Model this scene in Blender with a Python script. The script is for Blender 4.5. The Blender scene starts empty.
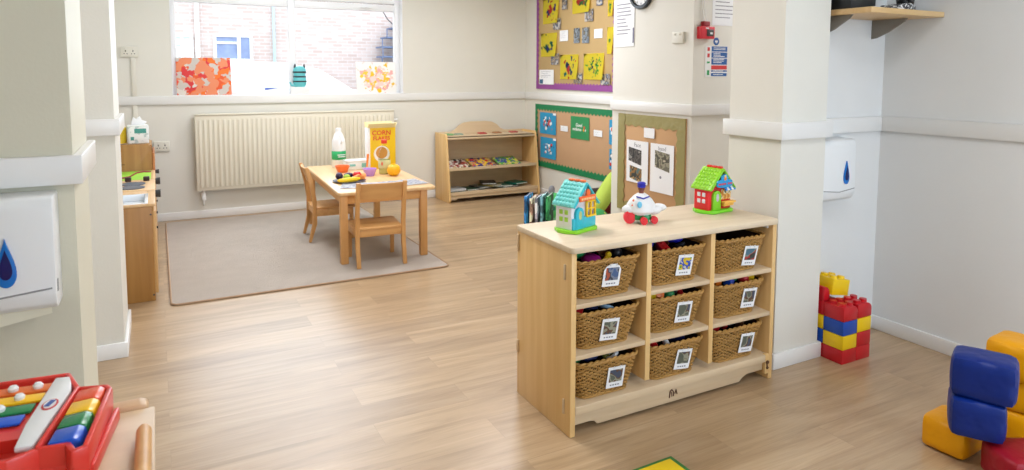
import bpy, bmesh, math, random
from mathutils import Vector, Matrix, Euler
random.seed(7)
S = bpy.context.scene
COL = S.collection
PI = math.pi

# ------------------------------------------------------------------ camera
cam = bpy.data.cameras.new('camera'); camo = bpy.data.objects.new('camera', cam); COL.objects.link(camo)
YAW, TILT, ROLL = .4893, .0832, .0032
fw = Vector((math.sin(YAW)*math.cos(TILT), math.cos(YAW)*math.cos(TILT), -math.sin(TILT)))
rt = Vector((math.cos(YAW), -math.sin(YAW), 0)); up = rt.cross(fw)
r2 = rt*math.cos(ROLL)+up*math.sin(ROLL); u2 = -rt*math.sin(ROLL)+up*math.cos(ROLL)
camo.matrix_world = Matrix(((r2.x, u2.x, -fw.x, 0), (r2.y, u2.y, -fw.y, 0), (r2.z, u2.z, -fw.z, 1.5), (0, 0, 0, 1)))
cam.sensor_width = 36; cam.lens = 667.99/1024*36
cam.shift_y = (128.5-235)/1024
cam.clip_start = .05; cam.clip_end = 200
cam.dof.use_dof = True; cam.dof.focus_distance = 2.9; cam.dof.aperture_fstop = 5.0
S.camera = camo

# ------------------------------------------------------------------ world, lights, exposure
W = bpy.data.worlds.new('world'); S.world = W; W.use_nodes = True
bg = W.node_tree.nodes['Background']; bg.inputs[0].default_value = (.86, .93, 1, 1); bg.inputs[1].default_value = 3.1
S.view_settings.view_transform = 'Standard'; S.view_settings.look = 'None'
S.view_settings.exposure = 0.1; S.view_settings.gamma = 1.0; S.view_settings.use_curve_mapping = False
CEIL = 2.75

def area(name, loc, size, power, color, rot=(0, 0, 0), sy=None):
    l = bpy.data.lights.new(name, 'AREA'); l.energy = power; l.color = color; l.size = size
    if sy: l.shape = 'RECTANGLE'; l.size_y = sy
    o = bpy.data.objects.new(name, l); o.location = loc; o.rotation_euler = rot; COL.objects.link(o); return o
WARM = (.96, .975, 1.05)
LAMPS = [(1.2, 6.0, 22), (3.0, 5.6, 25), (1.1, 3.3, 27), (1.9, 1.0, 11), (-.9, .6, 1.5), (3.0, -1.2, 13), (.6, -1.6, 4), (5.2, 3.25, 22)]  # last panel is added in the unseen passage to brighten the pier end
for lx, ly, pw in LAMPS:
    area('panel_light', (lx, ly, CEIL-.045), .58, pw, WARM)
# daylight through the back window and an added, unseen rear one
area('window_daylight', (1.35, 7.45, 1.86), 2.3, 34, (.70, .86, 1), (-PI/2, 0, 0), 1.15)
area('added_rear_daylight', (2.5, -2.35, 1.55), 2.2, 50, (.52, .74, 1), (PI/2, 0, 0), 1.5)

# ------------------------------------------------------------------ materials
def lin(c):
    return tuple((x/255/12.92 if x/255 <= .04045 else ((x/255+.055)/1.055)**2.4) for x in c[:3])+(1,)
MATS = {}
def newmat(name):
    m = bpy.data.materials.new(name); m.use_nodes = True; nt = m.node_tree
    return m, nt, nt.nodes['Principled BSDF']
def plain(name, c, rough=.5, var=.04, spec=.5, bump=0, bscale=60, coat=0, metal=0, sss=0):
    """a plain coloured surface with slight mottling"""
    if name in MATS: return MATS[name]
    m, nt, b = newmat(name); N = nt.nodes; L = nt.links
    b.inputs['Roughness'].default_value = rough; b.inputs['Metallic'].default_value = metal
    b.inputs['Specular IOR Level'].default_value = spec; b.inputs['Coat Weight'].default_value = coat
    tc = N.new('ShaderNodeTexCoord'); no = N.new('ShaderNodeTexNoise'); no.inputs['Scale'].default_value = 6; no.inputs['Detail'].default_value = 3
    L.new(tc.outputs['Object'], no.inputs['Vector'])
    mx = N.new('ShaderNodeMix'); mx.data_type = 'RGBA'; L.new(no.outputs['Fac'], mx.inputs['Factor'])
    l = lin(c); mx.inputs['A'].default_value = tuple(x*(1-var) for x in l[:3])+(1,); mx.inputs['B'].default_value = tuple(min(1, x*(1+var)) for x in l[:3])+(1,)
    L.new(mx.outputs['Result'], b.inputs['Base Color'])
    if bump:
        n2 = N.new('ShaderNodeTexNoise'); n2.inputs['Scale'].default_value = bscale; L.new(tc.outputs['Object'], n2.inputs['Vector'])
        bp = N.new('ShaderNodeBump'); bp.inputs['Strength'].default_value = bump; bp.inputs['Distance'].default_value = .01
        L.new(n2.outputs['Fac'], bp.inputs['Height']); L.new(bp.outputs['Normal'], b.inputs['Normal'])
    MATS[name] = m; return m
def wood(name, c1, c2, axis='X', rough=.42, scale=1.0):
    """grain: noise stretched along one axis"""
    if name in MATS: return MATS[name]
    m, nt, b = newmat(name); N = nt.nodes; L = nt.links
    b.inputs['Roughness'].default_value = rough
    tc = N.new('ShaderNodeTexCoord'); mp = N.new('ShaderNodeMapping')
    s = {'X': (1.2, 22, 22), 'Y': (22, 1.2, 22), 'Z': (22, 22, 1.2)}[axis]
    mp.inputs['Scale'].default_value = tuple(v*scale for v in s)
    no = N.new('ShaderNodeTexNoise'); no.inputs['Scale'].default_value = 1; no.inputs['Detail'].default_value = 5; no.inputs['Distortion'].default_value = .6
    L.new(tc.outputs['Object'], mp.inputs[0]); L.new(mp.outputs[0], no.inputs['Vector'])
    cr = N.new('ShaderNodeValToRGB'); cr.color_ramp.elements[0].position = .3; cr.color_ramp.elements[1].position = .7
    cr.color_ramp.elements[0].color = lin(c1); cr.color_ramp.elements[1].color = lin(c2)
    L.new(no.outputs['Fac'], cr.inputs[0]); L.new(cr.outputs[0], b.inputs['Base Color'])
    MATS[name] = m; return m
def splat(name, base, cols, scale=14, thr=.58, seed=0, mask=.42, rough=.7, upright=False):
    """blobs of several colours over a base, kept towards the middle of the sheet"""
    m, nt, b = newmat(name); N = nt.nodes; L = nt.links; b.inputs['Roughness'].default_value = rough
    tc = N.new('ShaderNodeTexCoord'); last = None
    sub = N.new('ShaderNodeVectorMath'); sub.operation = 'DISTANCE'; sub.inputs[1].default_value = (.5, .5, .5)
    fl_ = N.new('ShaderNodeVectorMath'); fl_.operation = 'MULTIPLY_ADD'; fl_.inputs[1].default_value = (1, 1, 0) if not upright else (1, 0, 1); fl_.inputs[2].default_value = (0, 0, .5) if not upright else (0, .5, 0)
    L.new(tc.outputs['Generated'], fl_.inputs[0]); L.new(fl_.outputs[0], sub.inputs[0])
    for i, c in enumerate(cols):
        no = N.new('ShaderNodeTexNoise'); no.noise_dimensions = '4D'; no.inputs['W'].default_value = seed*3.7+i*11.3
        no.inputs['Scale'].default_value = scale; no.inputs['Detail'].default_value = 2.5; L.new(tc.outputs['Object'], no.inputs['Vector'])
        mm = N.new('ShaderNodeMath'); mm.operation = 'MULTIPLY_ADD'; mm.inputs[1].default_value = -.35*.42/mask; mm.inputs[2].default_value = .10
        L.new(sub.outputs['Value'], mm.inputs[0])
        ad = N.new('ShaderNodeMath'); L.new(mm.outputs[0], ad.inputs[0]); L.new(no.outputs['Fac'], ad.inputs[1])
        gt = N.new('ShaderNodeMath'); gt.operation = 'GREATER_THAN'; gt.inputs[1].default_value = thr; L.new(ad.outputs[0], gt.inputs[0])
        mx = N.new('ShaderNodeMix'); mx.data_type = 'RGBA'; L.new(gt.outputs[0], mx.inputs['Factor'])
        if last is None: mx.inputs['A'].default_value = lin(base)
        else: L.new(last, mx.inputs['A'])
        mx.inputs['B'].default_value = lin(c); last = mx.outputs['Result']
    L.new(last, b.inputs['Base Color']); return m
def photo(name, cols, scale=25, seed=0, rough=.45):
    """a printed snapshot: soft patches of a few colours"""
    m, nt, b = newmat(name); N = nt.nodes; L = nt.links; b.inputs['Roughness'].default_value = rough
    tc = N.new('ShaderNodeTexCoord'); no = N.new('ShaderNodeTexNoise'); no.noise_dimensions = '4D'
    no.inputs['W'].default_value = seed*2.3; no.inputs['Scale'].default_value = scale*.75; no.inputs['Detail'].default_value = 1.2
    L.new(tc.outputs['Object'], no.inputs['Vector']); cr = N.new('ShaderNodeValToRGB'); cr.color_ramp.interpolation = 'CONSTANT'
    n = len(cols)
    while len(cr.color_ramp.elements) < n: cr.color_ramp.elements.new(.5)
    for i, e in enumerate(cr.color_ramp.elements): e.position = 0 if i == 0 else .36+.28*i/n; e.color = lin(cols[i])
    L.new(no.outputs['Fac'], cr.inputs[0]); L.new(cr.outputs[0], b.inputs['Base Color']); return m

M_WALL = plain('wall_paint', (226, 223, 213), .55, .02, .4, .05, 90)
M_WALLC = plain('wall_paint_cool_white', (226, 226, 224), .55, .02, .4, .05, 90)
M_WALLM = plain('wall_paint_yellowish', (214, 210, 190), .55, .02, .4, .05, 90)  # yellower, duller tone for the left front wall only
M_TRIM = plain('gloss_trim_paint', (230, 229, 226), .3, .01)
M_BASE = plain('baseboard_paint', (238, 238, 236), .28, .01)
M_CEIL = plain('ceiling_paint', (238, 236, 230), .8, .01)
M_WHITE = plain('white_plastic', (236, 236, 234), .3, .01)
M_PAPER = plain('white_paper', (240, 241, 243), .7, .01)
M_INK = plain('grey_print', (138, 138, 148), .8, 0)
M_RAD = plain('cream_radiator_enamel', (228, 221, 202), .35, .01)
M_BLACK = plain('black_plastic', (24, 26, 28), .35, .02)
M_DARK = plain('dark_grey', (60, 60, 62), .5, .02)
M_CHROME = plain('brushed_metal', (190, 190, 188), .28, .02, metal=1)
M_MAPX = wood('maple_x', (206, 180, 144), (220, 196, 162), 'X')
M_MAPY = wood('maple_y', (206, 180, 144), (220, 196, 162), 'Y')
M_MAPZ = wood('maple_z', (222, 180, 116), (234, 196, 136), 'Z')
M_TOP = wood('maple_top', (214, 194, 164), (226, 208, 180), 'X')
M_BEE = wood('beech_x', (205, 152, 92), (220, 170, 108), 'X')
M_BEEZ = wood('beech_z', (200, 146, 86), (216, 164, 102), 'Z')
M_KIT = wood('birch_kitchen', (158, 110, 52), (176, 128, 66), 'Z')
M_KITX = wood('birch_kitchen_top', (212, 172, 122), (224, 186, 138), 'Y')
M_PALE = wood('pale_wood', (206, 178, 142), (218, 192, 156), 'X')

def floor_material():
    m, nt, b = newmat('oak_plank_floor'); N = nt.nodes; L = nt.links
    tc = N.new('ShaderNodeTexCoord')
    br = N.new('ShaderNodeTexBrick'); br.offset = .37; br.squash = 1
    br.inputs['Scale'].default_value = 1; br.inputs['Brick Width'].default_value = 1.22; br.inputs['Row Height'].default_value = .18
    br.inputs['Mortar Size'].default_value = .001; br.inputs['Mortar Smooth'].default_value = .3
    br.inputs['Color1'].default_value = (0, 0, 0, 1); br.inputs['Color2'].default_value = (1, 1, 1, 1); br.inputs['Mortar'].default_value = (.5, .5, .5, 1)
    L.new(tc.outputs['Object'], br.inputs['Vector'])
    sh = N.new('ShaderNodeVectorMath'); sh.operation = 'MULTIPLY_ADD'
    L.new(br.outputs['Color'], sh.inputs[0]); sh.inputs[1].default_value = (7, 3, 5); L.new(tc.outputs['Object'], sh.inputs[2])
    mp = N.new('ShaderNodeMapping'); mp.inputs['Scale'].default_value = (1.0, 10, 1); L.new(sh.outputs[0], mp.inputs[0])
    n1 = N.new('ShaderNodeTexNoise'); n1.inputs['Scale'].default_value = 1.3; n1.inputs['Detail'].default_value = 6; n1.inputs['Roughness'].default_value = .62; n1.inputs['Distortion'].default_value = .8
    L.new(mp.outputs[0], n1.inputs['Vector'])
    cr = N.new('ShaderNodeValToRGB'); e = cr.color_ramp.elements
    e[0].position = .28; e[0].color = lin((162, 134, 98)); e[1].position = .75; e[1].color = lin((206, 180, 144))
    x = e.new(.5); x.color = lin((188, 158, 121)); L.new(n1.outputs['Fac'], cr.inputs[0])
    mp2 = N.new('ShaderNodeMapping'); mp2.inputs['Scale'].default_value = (5, 120, 1); L.new(sh.outputs[0], mp2.inputs[0])
    n2 = N.new('ShaderNodeTexNoise'); n2.inputs['Scale'].default_value = 1; n2.inputs['Detail'].default_value = 3; L.new(mp2.outputs[0], n2.inputs['Vector'])
    m1 = N.new('ShaderNodeMix'); m1.data_type = 'RGBA'; m1.blend_type = 'MULTIPLY'; m1.inputs['Factor'].default_value = .28
    c2 = N.new('ShaderNodeValToRGB'); c2.color_ramp.elements[0].position = .3; c2.color_ramp.elements[0].color = (.6, .55, .5, 1); c2.color_ramp.elements[1].position = .62; c2.color_ramp.elements[1].color = (1, 1, 1, 1)
    L.new(n2.outputs['Fac'], c2.inputs[0]); L.new(cr.outputs[0], m1.inputs['A']); L.new(c2.outputs[0], m1.inputs['B'])
    # tone of each plank
    m2 = N.new('ShaderNodeMix'); m2.data_type = 'RGBA'; m2.blend_type = 'MULTIPLY'; m2.inputs['Factor'].default_value = 1
    c3 = N.new('ShaderNodeValToRGB'); c3.color_ramp.elements[0].color = (.80, .78, .77, 1); c3.color_ramp.elements[1].color = (1.0, 1.0, 1.0, 1)
    L.new(br.outputs['Color'], c3.inputs[0]); L.new(m1.outputs['Result'], m2.inputs['A']); L.new(c3.outputs[0], m2.inputs['B'])
    m3 = N.new('ShaderNodeMix'); m3.data_type = 'RGBA'; m3.blend_type = 'MULTIPLY'; L.new(br.outputs['Fac'], m3.inputs['Factor'])
    m3.inputs['B'].default_value = (.8, .77, .74, 1); L.new(m2.outputs['Result'], m3.inputs['A'])
    L.new(m3.outputs['Result'], b.inputs['Base Color'])
    b.inputs['Roughness'].default_value = .36; b.inputs['Specular IOR Level'].default_value = .7; b.inputs['Coat Weight'].default_value = .35; b.inputs['Coat Roughness'].default_value = .3
    bp = N.new('ShaderNodeBump'); bp.inputs['Strength'].default_value = .12; bp.inputs['Distance'].default_value = .003
    L.new(n2.outputs['Fac'], bp.inputs['Height']); L.new(bp.outputs['Normal'], b.inputs['Normal'])
    return m
def brick_material(name, c1, c2, mo, bw=.225, rh=.075, plane='XZ'):
    m, nt, b = newmat(name); N = nt.nodes; L = nt.links
    tc = N.new('ShaderNodeTexCoord'); sp = N.new('ShaderNodeSeparateXYZ'); cb = N.new('ShaderNodeCombineXYZ')
    L.new(tc.outputs['Object'], sp.inputs[0]); L.new(sp.outputs[0], cb.inputs[0]); L.new(sp.outputs[2], cb.inputs[1])
    br = N.new('ShaderNodeTexBrick'); br.inputs['Scale'].default_value = 1; br.inputs['Brick Width'].default_value = bw; br.inputs['Row Height'].default_value = rh
    br.inputs['Mortar Size'].default_value = .007; br.inputs['Color1'].default_value = lin(c1); br.inputs['Color2'].default_value = lin(c2); br.inputs['Mortar'].default_value = lin(mo)
    L.new(cb.outputs[0], br.inputs['Vector']); L.new(br.outputs['Color'], b.inputs['Base Color']); b.inputs['Roughness'].default_value = .85
    return m
def glass_material(name, tint=(1, 1, 1, 1)):
    m = bpy.data.materials.new(name); m.use_nodes = True; nt = m.node_tree; N = nt.nodes; L = nt.links
    N.remove(N['Principled BSDF']); tr = N.new('ShaderNodeBsdfTransparent'); tr.inputs[0].default_value = tint
    gl = N.new('ShaderNodeBsdfGlossy'); gl.inputs['Roughness'].default_value = .02; fr = N.new('ShaderNodeMath'); fr.operation = 'POWER'; fr.inputs[1].default_value = 4; lw = N.new('ShaderNodeLayerWeight'); lw.inputs['Blend'].default_value = .5; L.new(lw.outputs['Facing'], fr.inputs[0])
    mx = N.new('ShaderNodeMixShader'); L.new(fr.outputs[0], mx.inputs[0]); L.new(tr.outputs[0], mx.inputs[1]); L.new(gl.outputs[0], mx.inputs[2])
    L.new(mx.outputs[0], N['Material Output'].inputs[0]); return m
M_GLASS = glass_material('window_glass')
M_CLEAR = glass_material('clear_plastic', (.93, .95, .93, 1))

# ------------------------------------------------------------------ geometry helpers
class G:
    def __init__(s): s.b = bmesh.new(); s.mi = 0
    def _new(s, vs, T=None):
        if T is not None:
            for v in vs: v.co = T @ v.co
    def _mark(s, f0):
        s.b.faces.ensure_lookup_table()
        for f in s.b.faces[f0:]: f.material_index = s.mi
    def box(s, x0, x1, y0, y1, z0, z1, bev=0, T=None, seg=2):
        f0 = len(s.b.faces); nb = bmesh.new()
        bmesh.ops.create_cube(nb, size=1)
        for v in nb.verts: v.co = Vector(((x0+x1)/2+v.co.x*(x1-x0), (y0+y1)/2+v.co.y*(y1-y0), (z0+z1)/2+v.co.z*(z1-z0)))
        if bev: bmesh.ops.bevel(nb, geom=nb.edges[:], offset=min(bev, .49*min(abs(x1-x0), abs(y1-y0), abs(z1-z0))), segments=seg, affect='EDGES', profile=.5)
        s._merge(nb, T); s._mark(f0); return s
    def _merge(s, nb, T=None):
        mp = {}
        for v in nb.verts: mp[v] = s.b.verts.new(T @ v.co if T is not None else v.co)
        for f in nb.faces:
            try: s.b.faces.new([mp[v] for v in f.verts])
            except ValueError: pass
        nb.free()
    def cyl(s, p0, p1, r0, r1=None, seg=20, cap=True):
        f0 = len(s.b.faces); r1 = r0 if r1 is None else r1
        p0, p1 = Vector(p0), Vector(p1); d = (p1-p0).normalized()
        a = d.orthogonal().normalized(); c = d.cross(a)
        R0 = []; R1 = []
        for i in range(seg):
            t = 2*PI*i/seg; w = a*math.cos(t)+c*math.sin(t)
            R0.append(s.b.verts.new(p0+w*r0)); R1.append(s.b.verts.new(p1+w*r1))
        for i in range(seg): s.b.faces.new((R0[i], R0[(i+1) % seg], R1[(i+1) % seg], R1[i]))
        if cap: s.b.faces.new(R0[::-1]); s.b.faces.new(R1)
        s._mark(f0); return s
    def sph(s, c, r, sc=(1, 1, 1), seg=20, T=None):
        f0 = len(s.b.faces); nb = bmesh.new(); bmesh.ops.create_uvsphere(nb, u_segments=seg, v_segments=max(6, seg//2), radius=r)
        for v in nb.verts: v.co = Vector((v.co.x*sc[0], v.co.y*sc[1], v.co.z*sc[2]))+Vector(c)
        s._merge(nb, T); s._mark(f0); return s
    def lathe(s, prof, c=(0, 0, 0), seg=28, T=None, sx=1, sy=1):
        f0 = len(s.b.faces); rings = []
        for r, z in prof:
            if r < 1e-5: rings.append([s.b.verts.new((c[0], c[1], c[2]+z))])
            else: rings.append([s.b.verts.new((c[0]+sx*r*math.cos(2*PI*i/seg), c[1]+sy*r*math.sin(2*PI*i/seg), c[2]+z)) for i in range(seg)])
        for A, B in zip(rings, rings[1:]):
            for i in range(seg):
                j = (i+1) % seg
                if len(A) == 1 and len(B) > 1: s.b.faces.new((A[0], B[j], B[i]))
                elif len(B) == 1 and len(A) > 1: s.b.faces.new((A[i], A[j], B[0]))
                elif len(A) > 1: s.b.faces.new((A[i], A[j], B[j], B[i]))
        if T is not None:
            for R in rings:
                for v in R: v.co = T @ v.co
        s._mark(f0); return s
    def tube(s, pts, r, seg=8, closed=False, ry=None):
        f0 = len(s.b.faces); pts = [Vector(p) for p in pts]; n = len(pts); rings = []; prev = None
        for i, p in enumerate(pts):
            a = pts[i-1] if (i or closed) else p; c = pts[(i+1) % n] if (i < n-1 or closed) else p
            d = (c-a).normalized()
            if prev is None:
                u = Vector((0, 0, 1)) if abs(d.z) < .9 else Vector((1, 0, 0)); u = (u-d*u.dot(d)).normalized()
            else: u = (prev-d*prev.dot(d)).normalized()
            prev = u; w = d.cross(u); rr = r[i] if isinstance(r, (list, tuple)) else r; rw = (ry or rr)
            rings.append([s.b.verts.new(p+u*rr*math.cos(2*PI*k/seg)+w*rw*math.sin(2*PI*k/seg)) for k in range(seg)])
        for i in range(n if closed else n-1):
            A = rings[i]; B = rings[(i+1) % n]
            for k in range(seg): s.b.faces.new((A[k], A[(k+1) % seg], B[(k+1) % seg], B[k]))
        if not closed: s.b.faces.new(rings[0][::-1]); s.b.faces.new(rings[-1])
        s._mark(f0); return s
    def prism(s, poly, a0, a1, axis='z', bev=0, T=None):
        """polygon in the plane across axis, pushed from a0 to a1: axis z (x,y), y (x,z), x (y,z)"""
        f0 = len(s.b.faces); nb = bmesh.new()
        def P(u, v, a): return {'z': (u, v, a), 'y': (u, a, v), 'x': (a, u, v)}[axis]
        A = [nb.verts.new(P(u, v, a0)) for u, v in poly]; B = [nb.verts.new(P(u, v, a1)) for u, v in poly]; n = len(poly)
        nb.faces.new(A[::-1]); nb.faces.new(B)
        for i in range(n): nb.faces.new((A[i], A[(i+1) % n], B[(i+1) % n], B[i]))
        bmesh.ops.recalc_face_normals(nb, faces=nb.faces[:])
        if bev: bmesh.ops.bevel(nb, geom=nb.edges[:], offset=bev, segments=2, affect='EDGES', profile=.5)
        s._merge(nb, T); s._mark(f0); return s

def obj(name, g, mats, parent=None, loc=None, rot=None, smooth=True, **props):
    me = bpy.data.meshes.new(name)
    bmesh.ops.recalc_face_normals(g.b, faces=g.b.faces[:]) if len(g.b.faces) < 60000 else None
    g.b.to_mesh(me); g.b.free()
    for m in (mats if isinstance(mats, (list, tuple)) else [mats]): me.materials.append(m)
    if smooth:
        me.polygons.foreach_set('use_smooth', [True]*len(me.polygons)); me.set_sharp_from_angle(angle=math.radians(38))
    o = bpy.data.objects.new(name, me); COL.objects.link(o)
    if parent: o.parent = parent
    if loc: o.location = loc
    if rot: o.rotation_euler = rot
    for k, v in props.items(): o[k] = v
    return o
def tag(o, label, cat, group=None, kind=None):
    o['label'] = label; o['category'] = cat
    if group: o['group'] = group
    if kind: o['kind'] = kind
    return o
def thing(name, label, cat, loc=(0, 0, 0), rz=0, group=None, rot=None):
    o = bpy.data.objects.new(name, None); o.empty_display_size = .1; COL.objects.link(o); o.location = loc
    o.rotation_euler = rot if rot else (0, 0, rz); return tag(o, label, cat, group)
def struct(name, g, m, **k):
    o = obj(name, g, m, **k); o['kind'] = 'structure'; return o
def cp(o, parent=None):
    c = o.copy(); COL.objects.link(c); c.parent = parent; return c
def copy_tree(o, parent=None):
    c = cp(o, parent)
    for ch in [x for x in o.children]: copy_tree(ch, c)
    return c
MW = Matrix(((0, 0, -1, 0), (-1, 0, 0, 0), (0, 1, 0, 0), (0, 0, 0, 1)))   # local x right, y up, z out of a wall facing -X
MS = Matrix(((1, 0, 0, 0), (0, 0, -1, 0), (0, 1, 0, 0), (0, 0, 0, 1)))    # the same for a wall facing -Y
RW = MW.to_euler(); RS = MS.to_euler()
def text_mesh(name, body, size, mat, parent=None, loc=(0, 0, 0), rot=(0, 0, 0), ext=.0006, align='CENTER', bold=0):
    cu = bpy.data.curves.new(name, 'FONT'); cu.body = body; cu.size = size; cu.extrude = ext; cu.align_x = align; cu.align_y = 'CENTER'; cu.offset = bold; cu.resolution_u = 2
    t = bpy.data.objects.new(name, cu); COL.objects.link(t); bpy.context.view_layer.update()
    me = bpy.data.meshes.new_from_object(t.evaluated_get(bpy.context.evaluated_depsgraph_get()))
    bpy.data.objects.remove(t); bpy.data.curves.remove(cu)
    me.materials.clear(); me.materials.append(mat)
    o = bpy.data.objects.new(name, me); COL.objects.link(o); o.location = loc; o.rotation_euler = rot
    if parent: o.parent = parent
    return o
def rrect(w, h, r, n=4, cx=0, cy=0):
    P = []
    for qx, qy, a0 in ((1, 1, 0), (-1, 1, PI/2), (-1, -1, PI), (1, -1, 3*PI/2)):
        for i in range(n+1):
            a = a0+PI/2*i/n; P.append((cx+qx*(w/2-r)+r*math.cos(a), cy+qy*(h/2-r)+r*math.sin(a)))
    return P

# ------------------------------------------------------------------ the setting
BY, XL, XR, XB, XP = 7.486, -.60, 3.703, 4.18, 3.66
KP = 3.66/3.72   # the pier's things were measured on a plane a little farther out
WX0, WX1, WZ0, WZ1 = .145, 2.545, 1.262, 2.55
g = G(); g.box(-2.6, 7.2, -2.7, 7.9, -.1, 0); struct('floor', g, floor_material())
g = G(); g.box(-2.6, 7.2, -2.7, 7.9, CEIL, CEIL+.1); struct('ceiling', g, M_CEIL)
g = G()   # back wall around its window
g.box(XL-.2, WX0, BY, BY+.26, 0, CEIL).box(WX1, 4.4, BY, BY+.26, 0, CEIL).box(WX0, WX1, BY, BY+.26, 0, WZ0).box(WX0, WX1, BY, BY+.26, WZ1, CEIL)
struct('wall_back', g, M_WALL)
g = G(); g.box(XB, XB+.2, 4.93, BY+.2, 0, CEIL); struct('wall_board_side', g, M_WALL)
g = G(); g.box(XP, XB+.2, 3.91, 4.93, 0, CEIL).box(XB+.2, 7.0, 3.91, 4.1, 0, CEIL); struct('wall_pier', g, M_WALL)
g = G(); g.box(2.724, 3.055, 2.279, 2.62, 0, CEIL); struct('wall_column', g, M_WALL)
g = G(); g.box(3.055, 7.0, 2.404, 2.60, 0, CEIL); struct('wall_recess', g, M_WALLC)
g = G(); g.box(XR, XR+.2, -2.6, 2.404, 0, CEIL); struct('wall_right', g, M_WALLC)
g = G(); g.box(6.9, 7.1, 2.6, 3.9, 0, CEIL); struct('wall_passage', g, M_WALL)
g = G(); g.box(-2.4, -.222, 2.312, 2.76, 0, CEIL); struct('wall_left_front', g, M_WALLM)
g = G(); g.box(-1.0, -.195, 3.975, 4.50, 0, CEIL); struct('wall_left_pier', g, M_WALL)
g = G(); g.box(XL-.2, XL, 2.76, BY+.1, 0, CEIL); struct('wall_left', g, M_WALL)
g = G(); g.box(-2.6, -2.4, -2.6, 2.76, 0, CEIL); struct('wall_left_rear', g, M_WALL)
g = G(); g.box(-2.6, 1, -2.7, -2.5, 0, CEIL).box(3.6, XR+.2, -2.7, -2.5, 0, CEIL).box(1, 3.6, -2.7, -2.5, 0, .75).box(1, 3.6, -2.7, -2.5, 2.4, CEIL); struct('wall_rear', g, M_WALL)

DZ0, DZ1, DT = 1.1735, 1.258, .025
def rail(x0, x1, y0, y1, z0, z1, g):
    g.box(x0, x1, y0, y1, z0, z1, .004)
def trims(kind, z0, z1, t, mat):
    """dado rail or baseboard along each wall face"""
    runs = {
     'back': (XL, 4.18, BY-t, BY), 'boards': (XB-t, XB, 4.93, BY-t), 'right': (XR-t, XR, -2.5, 2.404),
     'recess': (3.055+t, XR-t, 2.404-t, 2.404), 'left': (XL, XL+t, 4.50, BY-t),
    }
    i = 0
    for k, (a, b, c, d) in runs.items():
        g = G(); g.box(a, b, c, d, z0, z1, .005 if kind == 'dado' else .006); n = 'trim_%d' if kind == 'dado' else 'baseboard_'+k
        i += 1; struct(n % i if kind == 'dado' else n, g, mat)
    for k, (x0, x1, y0, y1) in {'column': (2.724, 3.055, 2.279, 2.62), 'pier': (XP, 7, 3.91, 4.93), 'left_front': (-2.4, -.222, 2.312, 2.76), 'left_pier': (-.9, -.195, 3.975, 4.5)}.items():
        g = G(); e = t
        i += 1
        if k == 'column': pl = [(x0-e, y1+e), (x0-e, y0-e), (x1+e, y0-e), (x1+e, 2.404), (x1, 2.404), (x1, y0), (x0, y0), (x0, y1+e)]
        elif k == 'pier': pl = [(x0-e, y1+e*.1), (x0-e, y0-e), (x1, y0-e), (x1, y0), (x0, y0), (x0, y1+e*.1)]
        else: pl = [(x0, y0-e), (x1+e, y0-e), (x1+e, y1+e), (x1, y1+e), (x1, y0), (x0, y0)]
        g.prism(pl, z0, z1, 'z', .004)
        struct(('trim_%d' % i) if kind == 'dado' else 'baseboard_'+k, g, mat)
trims('dado', DZ0, DZ1, DT, M_TRIM)
trims('base', 0, .082, .016, M_BASE)

# window_1: frame, mullion, transom, glass
wn = bpy.data.objects.new('window_1', None); COL.objects.link(wn); wn['kind'] = 'structure'
M_UPVC = plain('white_window_frame', (240, 241, 243), .3, .01)
FY0, FY1 = BY+.085, BY+.15
def wf(a, b, c, d, t=0): g.box(a, b, FY0-t, FY1, c, d, .006)
g = G(); wf(WX0, .195, WZ0, WZ1); wf(2.475, WX1, WZ0, WZ1); wf(.195, 2.475, WZ0, 1.30); wf(.195, 2.475, 2.50, WZ1)
obj('window_frame', g, M_UPVC, wn, kind='structure')
g = G(); wf(1.285, 1.36, 1.30, 2.50, .004); obj('mullion', g, M_UPVC, wn, kind='structure')
g = G(); wf(.195, 1.285, 2.20, 2.275, .004); wf(1.36, 2.475, 2.20, 2.275, .004); wf(1.36, 2.475, 2.285, 2.33, .015); obj('transom', g, M_UPVC, wn, kind='structure')
g = G(); g.box(2.08, 2.20, FY0-.03, FY0-.012, 2.225, 2.24, .004).cyl((2.14, FY0-.03, 2.232), (2.14, FY0, 2.232), .012); obj('window_handle', g, M_UPVC, wn, kind='structure')
g = G(); g.box(.19, 1.29, FY0+.03, FY0+.034, 1.29, 2.51).box(1.35, 2.48, FY0+.03, FY0+.034, 1.29, 2.51); obj('glass', g, M_GLASS, wn, kind='structure')
g = G(); g.box(WX0, WX1, BY-.012, FY0, WZ0-.012, WZ0+.002, .004); obj('window_sill', g, M_UPVC, wn, kind='structure')
g = G(); g.box(WX0, WX0+.008, BY-.004, FY0, WZ0, WZ1).box(WX1-.008, WX1, BY-.004, FY0, WZ0, WZ1).box(WX0, WX1, BY-.004, FY0, WZ1-.008, WZ1); obj('reveal_lining', g, M_UPVC, wn, kind='structure')
wn2 = bpy.data.objects.new('window_2', None); COL.objects.link(wn2); wn2['kind'] = 'structure'  # unseen rear window, added to explain the cool light on the right
g = G(); [g.box(a, b, -2.64, -2.58, c, d, .006) for a, b, c, d in ((1, 1.06, .75, 2.4), (3.54, 3.6, .75, 2.4), (2.27, 2.33, .75, 2.4), (1, 3.6, .75, .81), (1, 3.6, 2.34, 2.4))]
obj('window_frame', g, M_UPVC, wn2, kind='structure')
g = G(); g.box(1.03, 3.57, -2.612, -2.608, .78, 2.37); obj('glass', g, M_GLASS, wn2, kind='structure')

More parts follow.
